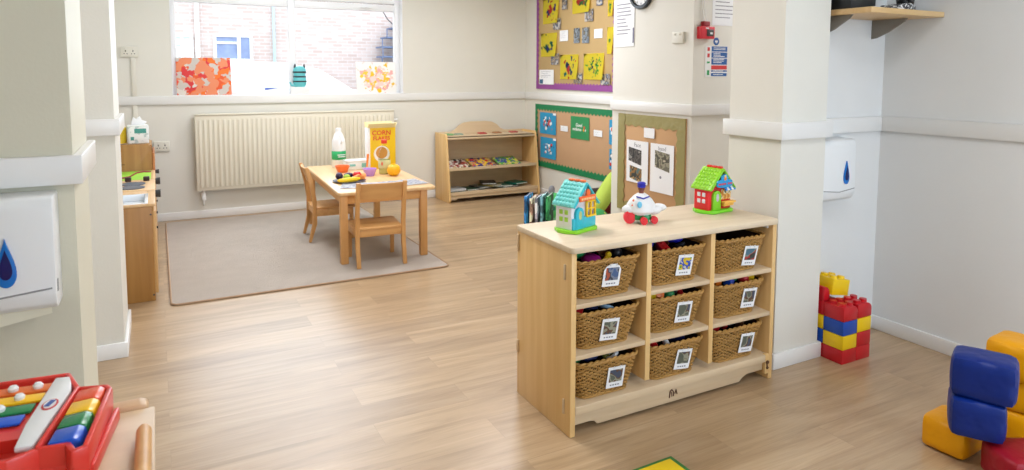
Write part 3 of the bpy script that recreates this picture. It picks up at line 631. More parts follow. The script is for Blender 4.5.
# ------------------------------------------------------------------ toys on the cabinet
def house(name, label, loc, rz, wall, roof, base, door, sign, ridge, window, extra):
    t = thing(name, label, 'toy house', loc, rz)
    W_, D_, HE, HA = .165, .088, .130, .218
    pm = lambda n, c: plain('toyhouse_%s_%d_%d_%d' % ((n,)+c), c, .35, .02)
    g = G(); pts = []
    for i in range(40):
        a = 2*PI*i/40; rx, ry = W_/2+.018, D_/2+.024; k = 1+.05*math.cos(6*a)
        cx_, sx_ = math.cos(a), math.sin(a); pts.append((W_/2+rx*k*math.copysign(abs(cx_)**.6, cx_), D_/2-.004+ry*k*math.copysign(abs(sx_)**.6, sx_)))
    g.prism(pts, 0, .016, 'z', .004); obj('base', g, pm('base', base), t)
    g = G(); g.prism([(0, .016), (W_, .016), (W_, HE), (W_/2, HA-.012), (0, HE)], 0, D_, 'y', .002); obj('house_walls', g, pm('wall', wall), t)
    # roof: two slabs with scalloped tiles
    for sd in (-1, 1):
        g = G(); ax, az = W_/2, HA; bx, bz = (W_/2+sd*(W_/2+.008)), HE-.012
        L_ = math.hypot(bx-ax, bz-az); ang = math.atan2(bz-az, bx-ax)
        T = Matrix.Translation((ax, 0, az)) @ Matrix.Rotation(-ang, 4, 'Y')
        g.box(0, L_, -.018, D_+.016, -.005, .005, .002, T)
        for rr in range(6):
            for cc in range(6):
                y = -.012+(cc+.5)*(D_+.022)/6+(.006 if rr % 2 else 0); x = .008+(rr+.5)*(L_-.01)/6
                g.sph((x, y, .005*sd), .0115, (1, .85, .5), 8, T)
        obj('roof', g, pm('roof', roof), t)
    g = G()
    for y in (.004, .036, .068): g.box(W_/2-.009, W_/2+.009, y-.016, y+.012, HA, HA+.012, .005)
    obj('ridge_tiles', g, pm('ridge', ridge), t)
    g = G()   # gable barge boards
    for sd in (-1, 1):
        x1 = W_/2+sd*(W_/2+.006); g.tube([(W_/2, -.02, HA-.002), (x1, -.02, HE-.012)], .0055, 8)
    obj('gable_trim', g, pm('trim', extra['trim']), t)
    # door with arched top, window in it
    dx = extra['doorx']; g = G(); dw = .056
    arch = [(dx-dw/2, .016), (dx+dw/2, .016), (dx+dw/2, .085)]+[(dx+dw/2*math.cos(a), .085+dw/2*math.sin(a)) for a in [PI*i/8 for i in range(1, 8)]]+[(dx-dw/2, .085)]
    g.prism(arch, -.014, .002, 'y', .003); dr = obj('door', g, pm('door', door), t)
    g = G(); ow = .018; arch2 = [(dx+ow/2*1.1*math.cos(a), .078+ow*1.1*math.sin(a)) for a in [2*PI*i/16 for i in range(16)]]; g.prism(arch2, -.0155, -.0135, 'y'); obj('door_window', g, pm('pane', extra['pane']), dr)
    # low wall panel beside the door
    if extra.get('low'):
        g = G(); g.box(.002, W_-.002, -.010, .002, .016, .066, .003); obj('lower_wall', g, pm('low', extra['low']), t)
    # side windows on the left wall
    g = G()
    for yy in (.028, .058):
        for zz in (.05, .082): g.box(-.003, .001, yy-.009, yy+.009, zz, zz+.02, .001)
    obj('side_window', g, pm('win', window), t)
    # front window
    fx0, fx1 = W_*.56, W_*.97
    if extra['kind'] == 'yellow':
        g = G(); g.box(fx0, fx1, -.016, -.004, .062, .07, .002).box(fx0, fx1, -.016, -.004, .128, .137, .002).box(fx0, fx1, -.014, -.004, .096, .102, .002)
        for x in (fx0, (fx0+fx1)/2-.004, fx1-.008): g.box(x, x+.008, -.014, -.004, .064, .134, .002)
        obj('front_window', g, pm('yel', (250, 206, 40)), t)
        g = G(); g.box(fx0+.012, fx0+.022, -.006, -.001, .07, .086, .002).box(fx0+.042, fx0+.054, -.006, -.001, .07, .088, .002); obj('window_figures', g, pm('fig', (60, 70, 140)), t)
    else:
        g = G(); g.box(fx0-.004, fx1, -.004, 0, .062, .115); obj('shop_window', g, photo('shop_shelves', ((200, 130, 50), (230, 180, 90), (220, 210, 180), (110, 120, 80)), 60, 4), t)
        g = G(); g.box(fx0-.006, fx1+.012, -.030, -.002, .045, .056, .004).box(fx0, fx1+.006, -.022, -.002, .03, .046, .004); obj('counter', g, pm('cnt', (250, 190, 80)), t)
        g = G()
        T = Matrix.Translation((0, -.004, .136)) @ Matrix.Rotation(math.radians(50), 4, 'X')
        for i in range(5):
            g.mi = i % 2; x = fx0+.004+i*.015; g.box(x, x+.015, -.034, 0, -.003, .003, .0012, T)
        obj('awning', g, [pm('aw', (50, 130, 220)), M_WHITE], t)
    # sign over the door
    if extra['kind'] == 'yellow':
        g = G(); T = Matrix.Translation((-.012, .006, -.004)) @ Matrix.Rotation(math.radians(-4), 4, 'Y'); g.box(W_*.12, W_*.82, -.032, -.022, .148-.007, .172-.007, .004); g.prism([(W_*.40, .165), (W_*.58, .165), (W_*.56, .185), (W_*.49, .194), (W_*.42, .185)], -.031, -.022, 'y', .002)
        s_ = obj('sign', g, pm('sign', sign), t); g = G(); [g.box(W_*.18+i*.0118, W_*.18+i*.0118+.008, -.0335, -.0318, .147, .157, .001) for i in range(8)]; obj('lettering', g, pm('let', (255, 214, 150)), s_)
    else:
        g = G(); pts = [(W_*.5+.062*math.cos(a)*(1-.12*math.cos(4*a)), .148+.022*math.sin(a)) for a in [2*PI*i/24 for i in range(24)]]; g.prism(pts, -.032, -.022, 'y', .003); pts = [(W_*.5+.026*math.cos(a), .172+.022*math.sin(a)) for a in [2*PI*i/20 for i in range(20)]]; g.prism(pts, -.031, -.0215, 'y', .003)
        s_ = obj('sign', g, pm('sign', sign), t); g = G(); [g.box(W_*.2+i*.0115, W_*.2+i*.0115+.008, -.0335, -.0318, .142, .151, .001) for i in range(9) if i != 5]; obj('lettering', g, pm('let', (226, 60, 60)), s_)
        g = G(); g.sph((W_*.5, -.032, .172), .010, (1, .3, 1), 10); g.mi = 1; g.sph((W_*.5, -.032, .184), .007, (1, .3, 1), 10); obj('sign_picture', g, [pm('pic', (240, 140, 50)), pm('pic2', (250, 220, 150))], s_)
    return t
house('toy_house', 'turquoise roofed plastic toy house with white walls on the maple cabinet', (1.574, 2.404, CH), math.radians(18), (236, 232, 236), (120, 214, 208), (140, 214, 40), (40, 184, 204), (250, 110, 50), (250, 130, 80), (170, 216, 70),
      dict(trim=(50, 184, 196), doorx=.045, pane=(190, 200, 130), low=(60, 190, 210), kind='yellow'))
h2 = house('toy_house', 'red plastic toy shop with lime green roof on the maple cabinet', (2.408, 2.440, CH), math.radians(7), (224, 36, 44), (150, 212, 40), (120, 210, 40), (130, 206, 40), (30, 150, 210), (232, 60, 40), (220, 222, 226),
      dict(trim=(130, 204, 40), doorx=.05, pane=(200, 190, 200), low=None, kind='shop'))
h2.scale = (1.06, 1.0, 1.02)
# toy plane with pilot
pln = thing('toy_plane', 'white plastic toy plane with red wheels and green base on the cabinet', 'toy plane', (1.995, 2.452, CH), math.radians(-24)); pln.scale = (1.04, 1.05, 1.14)
M_TW = plain('toy_white', (238, 238, 242), .3); M_TG = plain('toy_deep_green', (16, 132, 70), .35); M_TR = plain('toy_wheel_red', (224, 40, 50), .35); M_TB = plain('toy_cap_blue', (40, 44, 170), .4)
def blob(rows, seg=20, T=None, g=None):
    g = g or G(); f0 = len(g.b.faces); rings = []
    for (cx_, cy_, cz_, rx, ry) in rows: rings.append([g.b.verts.new((cx_+rx*math.cos(2*PI*i/seg), cy_+ry*math.sin(2*PI*i/seg), cz_)) for i in range(seg)])
    for A, B in zip(rings, rings[1:]):
        for i in range(seg): g.b.faces.new((A[i], A[(i+1) % seg], B[(i+1) % seg], B[i]))
    g.b.faces.new(rings[0][::-1]); g.b.faces.new(rings[-1]); return g
g = blob([(0, 0, .036, .045, .042), (0, 0, .05, .068, .052), (0, 0, .075, .066, .05), (0, 0, .095, .052, .042), (0, 0, .112, .034, .03), (0, 0, .122, .018, .018)]); obj('fuselage', g, M_TW, pln)
g = G(); g.sph((-.052, -.005, .055), .034, (1.1, .8, .62)); g.sph((.052, -.01, .055), .036, (1.1, .8, .6)); obj('wing', g, M_TW, pln)
g = G(); g.sph((.090, .03, .056), .028, (1.3, .9, .6)); obj('tail_fin', g, M_TW, pln)
g = G(); g.prism(rrect(.085, .07, .02, 4), .014, .042, 'z', .006); g.box(.0, .026, -.05, -.03, .008, .036, .004); obj('chassis', g, M_TG, pln)
for wx, wy, r in ((-.058, -.020, .027), (.0, -.052, .016), (.052, -.032, .016)):
    g = G(); g.cyl((wx, wy-.009, r), (wx, wy+.009, r), r, seg=20); g.cyl((wx, wy-.011, r), (wx, wy+.011, r), r*.5, seg=14); obj('wheel', g, M_TR, pln)
g = G(); g.cyl((0, 0, .120), (0, 0, .134), .011, .010); g.sph((0, 0, .142), .0155); obj('pilot_head', g, plain('toy_skin_brown', (136, 76, 58), .5), pln)
g = G(); g.lathe([(.0165, .146), (.0185, .150), (.018, .158), (.0195, .164), (.014, .168), (0, .169)]); g.prism([(-.012, -.008), (.012, -.008), (.010, -.024), (-.010, -.024)], .147, .150); obj('cap', g, M_TB, pln)
g = G(); g.tube([(-.03, -.028, .112), (-.012, -.034, .108), (0, -.036, .104), (.012, -.034, .108), (.03, -.026, .112)], .003, 6); obj('collar_stripe', g, M_TB, pln)
g = G(); g.sph((-.02, -.049, .082), .014, (.8, .25, 1.0), 12); obj('blue_decal', g, plain('decal_blue', (110, 196, 232), .5), pln)
g = G(); g.sph((-.045, -.036, .098), .005, (1, .6, 1), 8); g.sph((-.05, -.036, .078), .004, (1, .6, 1), 8); obj('orange_dots', g, plain('decal_orange', (250, 140, 90), .5), pln)

# ------------------------------------------------------------------ low bookshelf on the back wall
SX0, SX1 = 2.925, 4.130
sh = thing('display_shelf', 'low maple display shelf with arched back against the back wall', 'shelf', (SX0, 7.01, 0)); SW = SX1-SX0
side = [(0.02, 0), (.44, 0), (.44, .79), (.12, .79), (.10, .76), (0, .03)]
for x in (0, SW-.022):
    g = G(); g.prism([(y, z) for y, z in side], x, x+.022, 'x', .003); obj('side_panel', g, M_MAPZ, sh)
def fy(z): return .02+.10*(z-.03)/.76
for z in (.105, .385, .745):
    g = G(); g.box(.022, SW-.022, fy(z)-.012, .43, z-.02, z, .003)
    if z < .7: g.box(.022, SW-.022, fy(z)-.012, fy(z)+.006, z, z+.014, .003)
    obj('shelf_board', g, M_MAPX, sh)
g = G(); g.prism([(.022, .03), (.09, .03), (.12, .045), (SW-.12, .045), (SW-.09, .03), (SW-.022, .03), (SW-.022, .085), (.022, .085)], .03, .045, 'y', .002); obj('plinth', g, M_MAPX, sh)
g = G(); arc = [(.022, .1), (SW-.022, .1), (SW-.022, .79), (.93, .79), (.87, .81), (.82, .86), (.75, .895), (.66, .905), (.46, .905), (.37, .895), (.30, .86), (.25, .81), (.19, .79), (.022, .79)]
g.prism(arc, .425, .44, 'y', .002); obj('back_panel', g, M_MAPX, sh)
g = G(); g.box(.022, SW-.022, .12, .43, .757, .762); obj('top_strip', g, M_MAPX, sh)
# puzzles on the middle shelf
PZ = [('wooden peg puzzle with black and white pieces on the display shelf', (206, 178, 136), [(60, 50, 44), (236, 230, 220), (150, 60, 50)], .17), ('wooden peg puzzle with red and blue pieces on the display shelf', (200, 160, 110), [(206, 48, 40), (50, 60, 130), (236, 200, 60)], .50), ('wooden peg puzzle with yellow green pieces on the display shelf', (206, 196, 110), [(220, 220, 50), (70, 90, 160), (90, 160, 70)], .85)]
for i, (lb, base, cs, x) in enumerate(PZ):
    p = thing('peg_puzzle', lb, 'puzzle', (SX0+x, 7.01+.115, .390), group='peg puzzles on the display shelf', rot=(math.radians(14), 0, 0))
    g = G(); g.box(-.15, .15, 0, .24, 0, .012, .003); obj('puzzle_board', g, splat('puzzle_%d' % i, base, cs, 22, .57, i+2, 1.2), p)
    random.seed(i)
    for k in range(14):
        g = G(); a, b_ = random.uniform(-.12, .12), random.uniform(.025, .215); g.cyl((a, b_, .012), (a, b_, .022), random.uniform(.013, .024), seg=10); obj('puzzle_piece', g, plain('piece_%d_%d' % (i, k % 3), cs[k % 3], .45), p)
BK = [(.14, .13, .10, .23, (190, 196, 200)), (.155, .15, .0, .2, (40, 110, 70)), (.40, .17, .05, .24, (44, 84, 62)), (.52, .16, .2, .22, (70, 80, 80)), (.63, .14, .5, .2, (120, 110, 60)), (.77, .16, -.1, .26, (36, 96, 78)), (.86, .17, .15, .24, (60, 66, 74)), (.99, .15, .3, .2, (30, 110, 90)), (.62, .20, -.3, .18, (30, 34, 38))]
nmc = ['pale grey', 'green', 'dark green', 'slate', 'olive', 'teal green', 'dark grey', 'sea green', 'black']
z_ = {}
for i, (x, y, rz, w, cc) in enumerate(BK):
    lvl = {0: 1, 1: 0, 2: 0, 3: 1, 4: 2, 5: 1, 6: 0, 7: 2, 8: 3}[i]
    t = thing('picture_book', '%s picture book lying on the bottom of the display shelf' % nmc[i], 'book', (SX0+x, 7.01+y+.06, .106+lvl*.0165), rz, 'picture books on the display shelf')
    g = G(); g.box(-w/2, w/2, -.09, .13, 0, .003).box(-w/2, w/2, -.09, .13, .013, .016).box(-w/2, -w/2+.003, -.09, .13, 0, .016); obj('cover', g, plain('book_cover_%d' % i, cc, .4), t)
    g = G(); g.box(-w/2+.003, w/2-.004, -.086, .126, .003, .013); obj('pages', g, M_PAPER, t)
for i, (x, cc, n_) in enumerate(((.12, (120, 170, 110), 'green'), (.24, (150, 170, 150), 'pale green'), (.55, (190, 70, 70), 'red'), (.75, (170, 120, 80), 'brown'), (.98, (190, 90, 80), 'rose'))):
    g = G(); g.box(-.045, .045, -.05, .05, 0, .012, .004); [g.cyl((a, b_, .012), (a, b_, .018), .006, seg=8) for a in (-.03, 0, .03) for b_ in (-.03, 0, .03)]
    tag(obj('toy_tile', g, plain('tile_%d' % i, cc, .5), loc=(SX0+x, 7.30, .763)), '%s studded toy tile on top of the display shelf' % n_, 'toy', 'toy tiles on top of the display shelf')

# ------------------------------------------------------------------ table and chairs
TH = .575
tb = thing('child_table', 'low beech table set with play food on the beige rug', 'table', (1.205, 5.085, .01), math.radians(-2.5)); TW, TL = .79, 1.62; tz = TH-.01
g = G(); g.prism(rrect(TW, TL, .035, 5, TW/2, TL/2), tz-.025, tz, 'z', .006); obj('table_top', g, wood('beech_table_top', (222, 182, 130), (232, 196, 148), 'Y', .3), tb)
for x in (.015, TW-.073-.06):
    for y in (.015, TL-.07):
        g = G(); g.box(x, x+.058, y, y+.058, 0, tz-.025, .004); obj('leg', g, M_BEEZ, tb)
g = G(); g.box(.07, TW-.13, .03, .05, tz-.095, tz-.025, .002).box(.07, TW-.13, TL-.05, TL-.03, tz-.095, tz-.025, .002); g.box(.03, .05, .07, TL-.07, tz-.095, tz-.025, .002).box(TW-.11, TW-.09, .07, TL-.07, tz-.095, tz-.025, .002); obj('apron', g, M_BEE, tb)
def chair(label, loc, rz):
    """local: faces +y, back posts at y=0"""
    t = thing('child_chair', label, 'chair', loc, rz, 'small beech chairs at the table'); w = .395
    SHt, BHt = .30, .662
    for sx in (-1, 1):
        x = sx*(w/2-.018)
        g = G()
        pts = [(0.0-.045, 0), (.028-.05, 0), (.03, .16), (.03, .36), (0.008, .5), (-.04, BHt), (-.068, BHt-.004), (-.026, .48), (-.006, .34), (-.008, .17)]
        g.prism(pts, x-.016, x+.016, 'x', .005); obj('back_leg', g, M_BEEZ, t)
        g = G(); pts = [(.325, 0), (.352, 0), (.348, SHt-.02), (.312, SHt-.02)]; g.prism(pts, x-.015-sx*.006, x+.015-sx*.006, 'x', .004); obj('front_leg', g, M_BEEZ, t)
        g = G(); g.box(x-.011, x+.011, .02, .33, SHt-.075, SHt-.015, .003); obj('side_rail', g, M_BEE, t)
    g = G(); n = 8
    poly = [(-w/2+.03, .0), (w/2-.03, .0), (w/2-.002, .35), (w/2-.02, .372), (-w/2+.02, .372), (-w/2+.002, .35)]
    g.prism(poly, SHt-.017, SHt, 'z', .004); obj('seat', g, M_BEE, t)
    g = G(); g.box(-w/2+.03, w/2-.03, .006, .026, SHt-.07, SHt-.017, .003); obj('rear_rail', g, M_BEE, t)
    g = G(); g.box(-w/2+.035, w/2-.035, .322, .34, SHt-.07, SHt-.02, .003); obj('front_rail', g, M_BEE, t)
    g = G()   # curved backrest
    A = []
    for i in range(13):
        u = -1+2*i/12; x = u*(w/2-.03); yy = -.020*(1-u*u)
        A.append((x, yy))
    for (zb, zt, yb, yt) in ((.525, .650, .002, -.040),):
        vs = []
        for x, yy in A:
            vs.append([g.b.verts.new(p) for p in ((x, yb+yy-.008, zb), (x, yb+yy+.010, zb), (x, yt+yy+.008, zt), (x, yt+yy-.010, zt))])
        for P, Q in zip(vs, vs[1:]):
            for k in range(4): g.b.faces.new((P[k], P[(k+1) % 4], Q[(k+1) % 4], Q[k]))
        g.b.faces.new(vs[0][::-1]); g.b.faces.new(vs[-1])
    obj('backrest', g, M_BEE, t)
    return t
chair('small beech chair at the near end of the table, back to the viewer', (1.495, 4.955, .0105), math.radians(-3))
chair('small beech chair tucked in at the long side of the table by the radiator', (1.19, 6.10, .0105), math.radians(-93))

# play food and groceries; everything stands on the table top
z0 = TH
mk = thing('milk_bottle', 'tall white plastic milk bottle with green label on the table', 'bottle', (1.555, 6.52, z0), math.radians(8)); mk.scale = (1.32, 1.32, 1.04)
M_MILK = plain('milk_white', (240, 242, 244), .3, .01); 
g = blob([(0, 0, 0, .046, .046), (0, 0, .006, .05, .05), (0, 0, .22, .05, .05), (0, 0, .26, .046, .046), (0, 0, .31, .03, .03), (0, 0, .335, .02, .02), (0, 0, .345, .02, .02)], 24); obj('bottle_body', g, M_MILK, mk)
g = G(); g.cyl((0, 0, .345), (0, 0, .368), .021, seg=20); obj('cap', g, M_MILK, mk)
g = G(); g.tube([(-.0, -.052, .225), (.0, -.068, .25), (0, -.058, .29), (0, -.034, .31)], .008, 8); obj('handle', g, M_MILK, mk)
g = G(); g.lathe([(.0508, .075), (.0515, .076), (.0515, .155), (.0508, .156)]); lb = obj('label', g, plain('label_green', (46, 176, 108), .5), mk)
g = G(); g.box(-.03, .03, -.0535, -.0512, .118, .126).box(-.026, .028, -.0535, -.0512, .100, .108); obj('label_print', g, M_WHITE, lb)
cf = thing('cereal_box', 'yellow corn flakes box with an open top standing on the table', 'box', (1.905, 6.27, z0), math.radians(2)); cf.scale = (1.05, 1.05, 1.03)
M_CF = plain('cereal_yellow', (240, 196, 12), .45, .01)
g = G(); g.box(-.14, .125, -.04, .04, 0, .385, .003); obj('carton', g, [M_CF], cf)
g = G(); T = Matrix.Translation((0, -.04, .385)) @ Matrix.Rotation(math.radians(35), 4, 'X'); g.box(-.138, .12, -.002, .0, 0, .05, 0, T); T = Matrix.Translation((0, .04, .385)) @ Matrix.Rotation(math.radians(-20), 4, 'X'); g.box(-.138, .12, 0, .002, 0, .055, 0, T); T = Matrix.Translation((.123, 0, .385)) @ Matrix.Rotation(math.radians(25), 4, 'Y'); g.box(0, .002, -.036, .036, 0, .045, 0, T); obj('open_flaps', g, [plain('carton_inside', (232, 220, 170), .7)], cf)
g = G(); g.box(-.141, -.118, -.041, .0405, .0, .385, .001); obj('pale_edge', g, M_PAPER, cf)
M_RED = plain('print_red', (230, 70, 40), .5, 0)
text_mesh('lettering', 'CORN', .062, M_RED, cf, (-.01, -.0412, .335), (PI/2, 0, 0), .0008, bold=.001)
text_mesh('lettering', 'FLAKES', .05, M_RED, cf, (-.01, -.0412, .285), (PI/2, 0, 0), .0008, bold=.001)
g = G(); g.cyl((-.01, -.0405, .14), (-.01, -.0425, .14), .075, seg=28); bw = obj('bowl_picture', g, plain('print_bowl', (240, 238, 232), .5), cf)
g = G(); g.cyl((-.01, -.042, .15), (-.01, -.0435, .15), .055, seg=24); obj('flakes_picture', g, plain('print_flakes', (214, 150, 70), .6, .3), bw)
g = G(); g.box(.1255, .1265, -.02, .02, .30, .33); obj('side_print', g, plain('print_green', (40, 130, 90), .5), cf)
jb = thing('juice_bottle', 'clear plastic bottle with red cap in front of the cereal box', 'bottle', (1.82, 5.90, z0), 0)
g = G(); g.lathe([(0, .0), (.046, .0), (.052, .01), (.052, .05), (.046, .09), (.052, .13), (.054, .16), (.048, .20), (.03, .24), (.018, .262), (.017, .285)]); obj('bottle_body', g, M_CLEAR, jb)
g = G(); g.cyl((0, 0, .28), (0, 0, .312), .028, .027, 20); obj('cap', g, M_RED, jb)
g = G(); g.lathe([(.0545, .055), (.0555, .057), (.0555, .128), (.0545, .13)]); lb = obj('label', g, plain('pale_label', (216, 214, 160), .5), jb)
g = G(); g.sph((-.035, -.044, .10), .012, (.6, .4, 1.5), 10); obj('label_print', g, M_RED, lb)
g = G(); g.lathe([(0, .004), (.044, .004), (.050, .012), (.049, .05), (.043, .07), (0, .07)]); obj('contents', g, plain('pale_straw_liquid', (220, 210, 130), .2), jb)
g = G(); g.lathe([(0, .0), (.03, .002), (.052, .02), (.062, .052), (.052, .085), (.034, .10), (0, .104)]); g.cyl((0, 0, .10), (0, 0, .112), .012)
tag(obj('play_orange', g, plain('orange_yellow', (250, 184, 14), .4), loc=(1.858, 5.745, z0)), 'round orange-yellow play fruit on the table in front of the bottle', 'play food')
def bowl(name, label, loc, r, h, c, cat='bowl'):
    g = G(); g.lathe([(0, 0), (r*.62, 0), (r*.72, h*.2), (r, h), (r*.95, h), (r*.66, h*.22), (0, h*.1)]); return tag(obj(name, g, plain(name+'_%d' % c[0], c, .35), loc=loc), label, cat)
bowl('orange_pot', 'small orange plastic pot behind the plate of play fruit', (1.50, 6.16, z0), .068, .062, (240, 116, 50))
bowl('purple_cup', 'lilac plastic cup between the plate and the bottle', (1.665, 5.84, z0), .062, .066, (196, 150, 226))
g = G(); g.prism(rrect(.25, .14, .03, 4), 0, .085, 'z', .008); t_ = obj('food_tub', g, plain('tub_white', (232, 238, 236), .35), loc=(1.685, 6.33, z0+0), rot=(0, 0, .05)); tag(t_, 'white and pale green food tub in front of the cereal box', 'tub')
g = G(); g.prism(rrect(.256, .146, .032, 4), .078, .09, 'z', .003); obj('lid', g, M_WHITE, t_)
g = G(); g.box(-.10, -.04, -.0725, -.0705, .035, .055).box(.02, .1, -.0725, -.0705, .02, .06); obj('tub_print', g, plain('tub_print', (130, 196, 190), .5), t_)
g = G(); g.tube([(0, 0, .04), (.012, 0, .16)], [.008, .012], 10); tag(obj('orange_spoon', g, plain('spoon_orange', (244, 140, 60), .4), loc=(1.725, 6.14, z0)), 'orange plastic handle sticking up beside the white tub', 'spoon')
pt = thing('plate', 'dark plastic plate holding play fruit at the near side of the table', 'plate', (1.42, 5.60, z0+.001), 0)
g = G(); g.lathe([(0, 0), (.09, 0), (.14, .012), (.137, .015), (.088, .006), (0, .006)], seg=36); obj('plate_dish', g, plain('dark_plate', (52, 56, 70), .4), pt)
def fruit(name, label, c, fn, loc, rz=0): 
    g = G(); fn(g); return tag(obj(name, g, plain(name+'_skin', c, .4), loc=loc, rot=(0, 0, rz)), label, 'play food')
def banana(g):
    pts = [(-.10+.2*i/10, .035*math.cos((i/10-.5)*2.4), .0) for i in range(11)]; rr = [.008, .015, .019, .021, .022, .022, .022, .021, .019, .014, .007]; g.tube(pts, rr, 8)
fruit('play_banana', 'yellow play banana lying on the dark plate', (248, 208, 30), banana, (1.395, 5.54, z0+.030), math.radians(190))
fruit('play_melon_slice', 'orange-rimmed play melon slice on the dark plate', (236, 140, 60), lambda g: g.prism([(-.055, 0), (.055, 0), (.04, .03), (0, .045), (-.04, .03)], -.014, .014, 'y', .003), (1.50, 5.60, z0+.013), 0)
fruit('play_tomato', 'red play tomato on the dark plate', (226, 40, 34), lambda g: g.lathe([(0, 0), (.02, .002), (.036, .02), (.038, .036), (.026, .056), (.008, .06), (0, .057)]), (1.502, 5.655, z0+.014))
fruit('play_plum', 'dark purple play plum on the dark plate, beside the grapes', (46, 30, 66), lambda g: g.sph((0, 0, 0), .032), (1.345, 5.64, z0+.046))
fruit('play_aubergine', 'long dark purple play aubergine behind the banana', (50, 36, 80), lambda g: g.sph((0, 0, 0), .024, (1.8, 1, 1)), (1.435, 5.685, z0+.042))
fruit('play_lime', 'pale green play lime behind the banana on the plate', (170, 200, 60), lambda g: g.sph((0, 0, 0), .026, (1.2, 1, 1)), (1.405, 5.625, z0+.036))
fruit('play_peach', 'small peach coloured play fruit beside the red tomato', (248, 176, 110), lambda g: g.sph((0, 0, 0), .028), (1.565, 5.70, z0+.0285))
# newspaper sheets
M_NEWS = photo('newsprint', ((232, 234, 240), (214, 216, 226), (226, 228, 236), (160, 164, 190), (236, 238, 242)), 26, 5)
for i, (x, y, rz, w, h, dz) in enumerate(((1.47, 5.34, -.35, .36, .27, .0), (1.79, 5.31, .12, .36, .27, .0025))):
    g = G(); T = None
    nb = 8
    vs = [[g.b.verts.new((-w/2+w*a/nb, -h/2+h*b_/nb, .001+.004*abs(math.sin(a*1.3+b_*.8+i)))) for b_ in range(nb+1)] for a in range(nb+1)]
    for a in range(nb):
        for b_ in range(nb): g.b.faces.new((vs[a][b_], vs[a+1][b_], vs[a+1][b_+1], vs[a][b_+1]))
    bmesh.ops.solidify(g.b, geom=g.b.faces[:], thickness=.0012)
    tag(obj('newspaper_sheet', g, M_NEWS, loc=(x, y, z0+.0015+dz), rot=(0, 0, rz)), ['crumpled newspaper sheet at the left near corner of the table', 'newspaper sheet hanging near the right edge of the table'][i], 'newspaper')

# ------------------------------------------------------------------ toy kitchen along the left wall
KX0, KX1 = -.56, -.032
k1 = thing('toy_sink_unit', 'birch toy sink unit with white basin, nearest of the play kitchen', 'toy sink', (KX0, 4.88, 0)); KW = KX1-KX0; kz = .645
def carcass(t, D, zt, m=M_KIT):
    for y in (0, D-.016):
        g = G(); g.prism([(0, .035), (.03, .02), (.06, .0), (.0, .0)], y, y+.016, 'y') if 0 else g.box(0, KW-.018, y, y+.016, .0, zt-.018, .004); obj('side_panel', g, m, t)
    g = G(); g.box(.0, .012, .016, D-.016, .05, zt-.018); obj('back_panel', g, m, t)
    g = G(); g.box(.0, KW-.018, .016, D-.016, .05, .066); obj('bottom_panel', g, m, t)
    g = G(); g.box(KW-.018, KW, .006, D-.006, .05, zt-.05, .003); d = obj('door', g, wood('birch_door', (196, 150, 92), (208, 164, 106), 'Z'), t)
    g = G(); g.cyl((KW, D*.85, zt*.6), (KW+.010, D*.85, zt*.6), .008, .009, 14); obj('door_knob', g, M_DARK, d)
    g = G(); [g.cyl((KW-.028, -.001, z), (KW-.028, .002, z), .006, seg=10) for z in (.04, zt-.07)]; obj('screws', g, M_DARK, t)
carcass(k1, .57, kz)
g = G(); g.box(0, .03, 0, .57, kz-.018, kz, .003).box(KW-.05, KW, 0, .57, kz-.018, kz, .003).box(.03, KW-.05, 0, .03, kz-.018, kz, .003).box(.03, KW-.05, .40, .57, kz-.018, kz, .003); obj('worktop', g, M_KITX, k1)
g = G()
g.box(.03, KW-.05, .03, .40, kz-.05, kz-.044)
for a, b_, c_, d_ in ((.022, .042, .022, .408), (KW-.062, KW-.042, .022, .408), (.042, KW-.062, .022, .040), (.042, KW-.062, .390, .408)): g.box(a, b_, c_, d_, kz-.046, kz+.004, .002)
obj('basin', g, plain('basin_white', (232, 238, 244), .2), k1)
k2 = thing('toy_cooker', 'birch toy cooker with dark hobs and black knobs, second play kitchen unit', 'toy cooker', (KX0, 5.47, 0))
carcass(k2, .55, kz)
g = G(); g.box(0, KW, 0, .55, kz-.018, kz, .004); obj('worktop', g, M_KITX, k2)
for y in (.14, .32):
    g = G(); g.cyl((KW-.15, y, kz), (KW-.15, y, kz+.006), .085, seg=28); obj('hob_ring', g, plain('hob_slate', (86, 96, 112), .4), k2)
for x in (KW-.185, KW-.06):
    g = G(); g.box(x-.022, x+.022, .455, .485, kz, kz+.035, .006); obj('control_knob', g, plain('knob_dark_brown', (50, 28, 30), .4), k2)
g = G(); g.cyl((KW, .12, kz-.05), (KW+.035, .12, kz-.05), .026, .03, 16); obj('door_knob', g, M_DARK, k2)
k3 = thing('toy_worktop_unit', 'birch toy kitchen unit with lime green top, third unit', 'toy kitchen', (KX0, 6.04, 0))
carcass(k3, .52, kz)
g = G(); g.box(0, KW-.03, 0, .52, kz-.018, kz, .004); obj('worktop', g, plain('lime_top', (150, 206, 60), .5), k3)
g = G(); g.box(KW-.03, KW, 0, .52, kz-.018, kz, .004); obj('worktop_edge', g, M_KITX, k3)
g = G(); g.cyl((KW, .2, kz-.05), (KW+.035, .2, kz-.05), .026, .03, 16); obj('door_knob', g, M_DARK, k3)
g = G(); g.tube([(-.10, -.06, 0), (-.04, -.02, .004), (.01, 0, .03), (.06, .01, .036), (.11, .03, .03)], .006, 8); tag(obj('toy_tap_handle', g, plain('crimson_plastic', (150, 30, 60), .4), loc=(KX1-.14, 6.16, kz+.008)), 'thin crimson toy utensil lying on the lime green worktop', 'toy')
k4 = thing('toy_fridge', 'tall birch toy cupboard at the far end of the play kitchen', 'toy cupboard', (KX0, 6.575, 0))
zt = .875
g = G()
for y in (0, .504):
    g = G(); g.prism([(0, 0), (KW-.02, 0), (KW-.02, zt-.035), (KW-.045, zt), (0, zt)], y, y+.016, 'y', .003); obj('side_panel', g, M_KIT, k4)
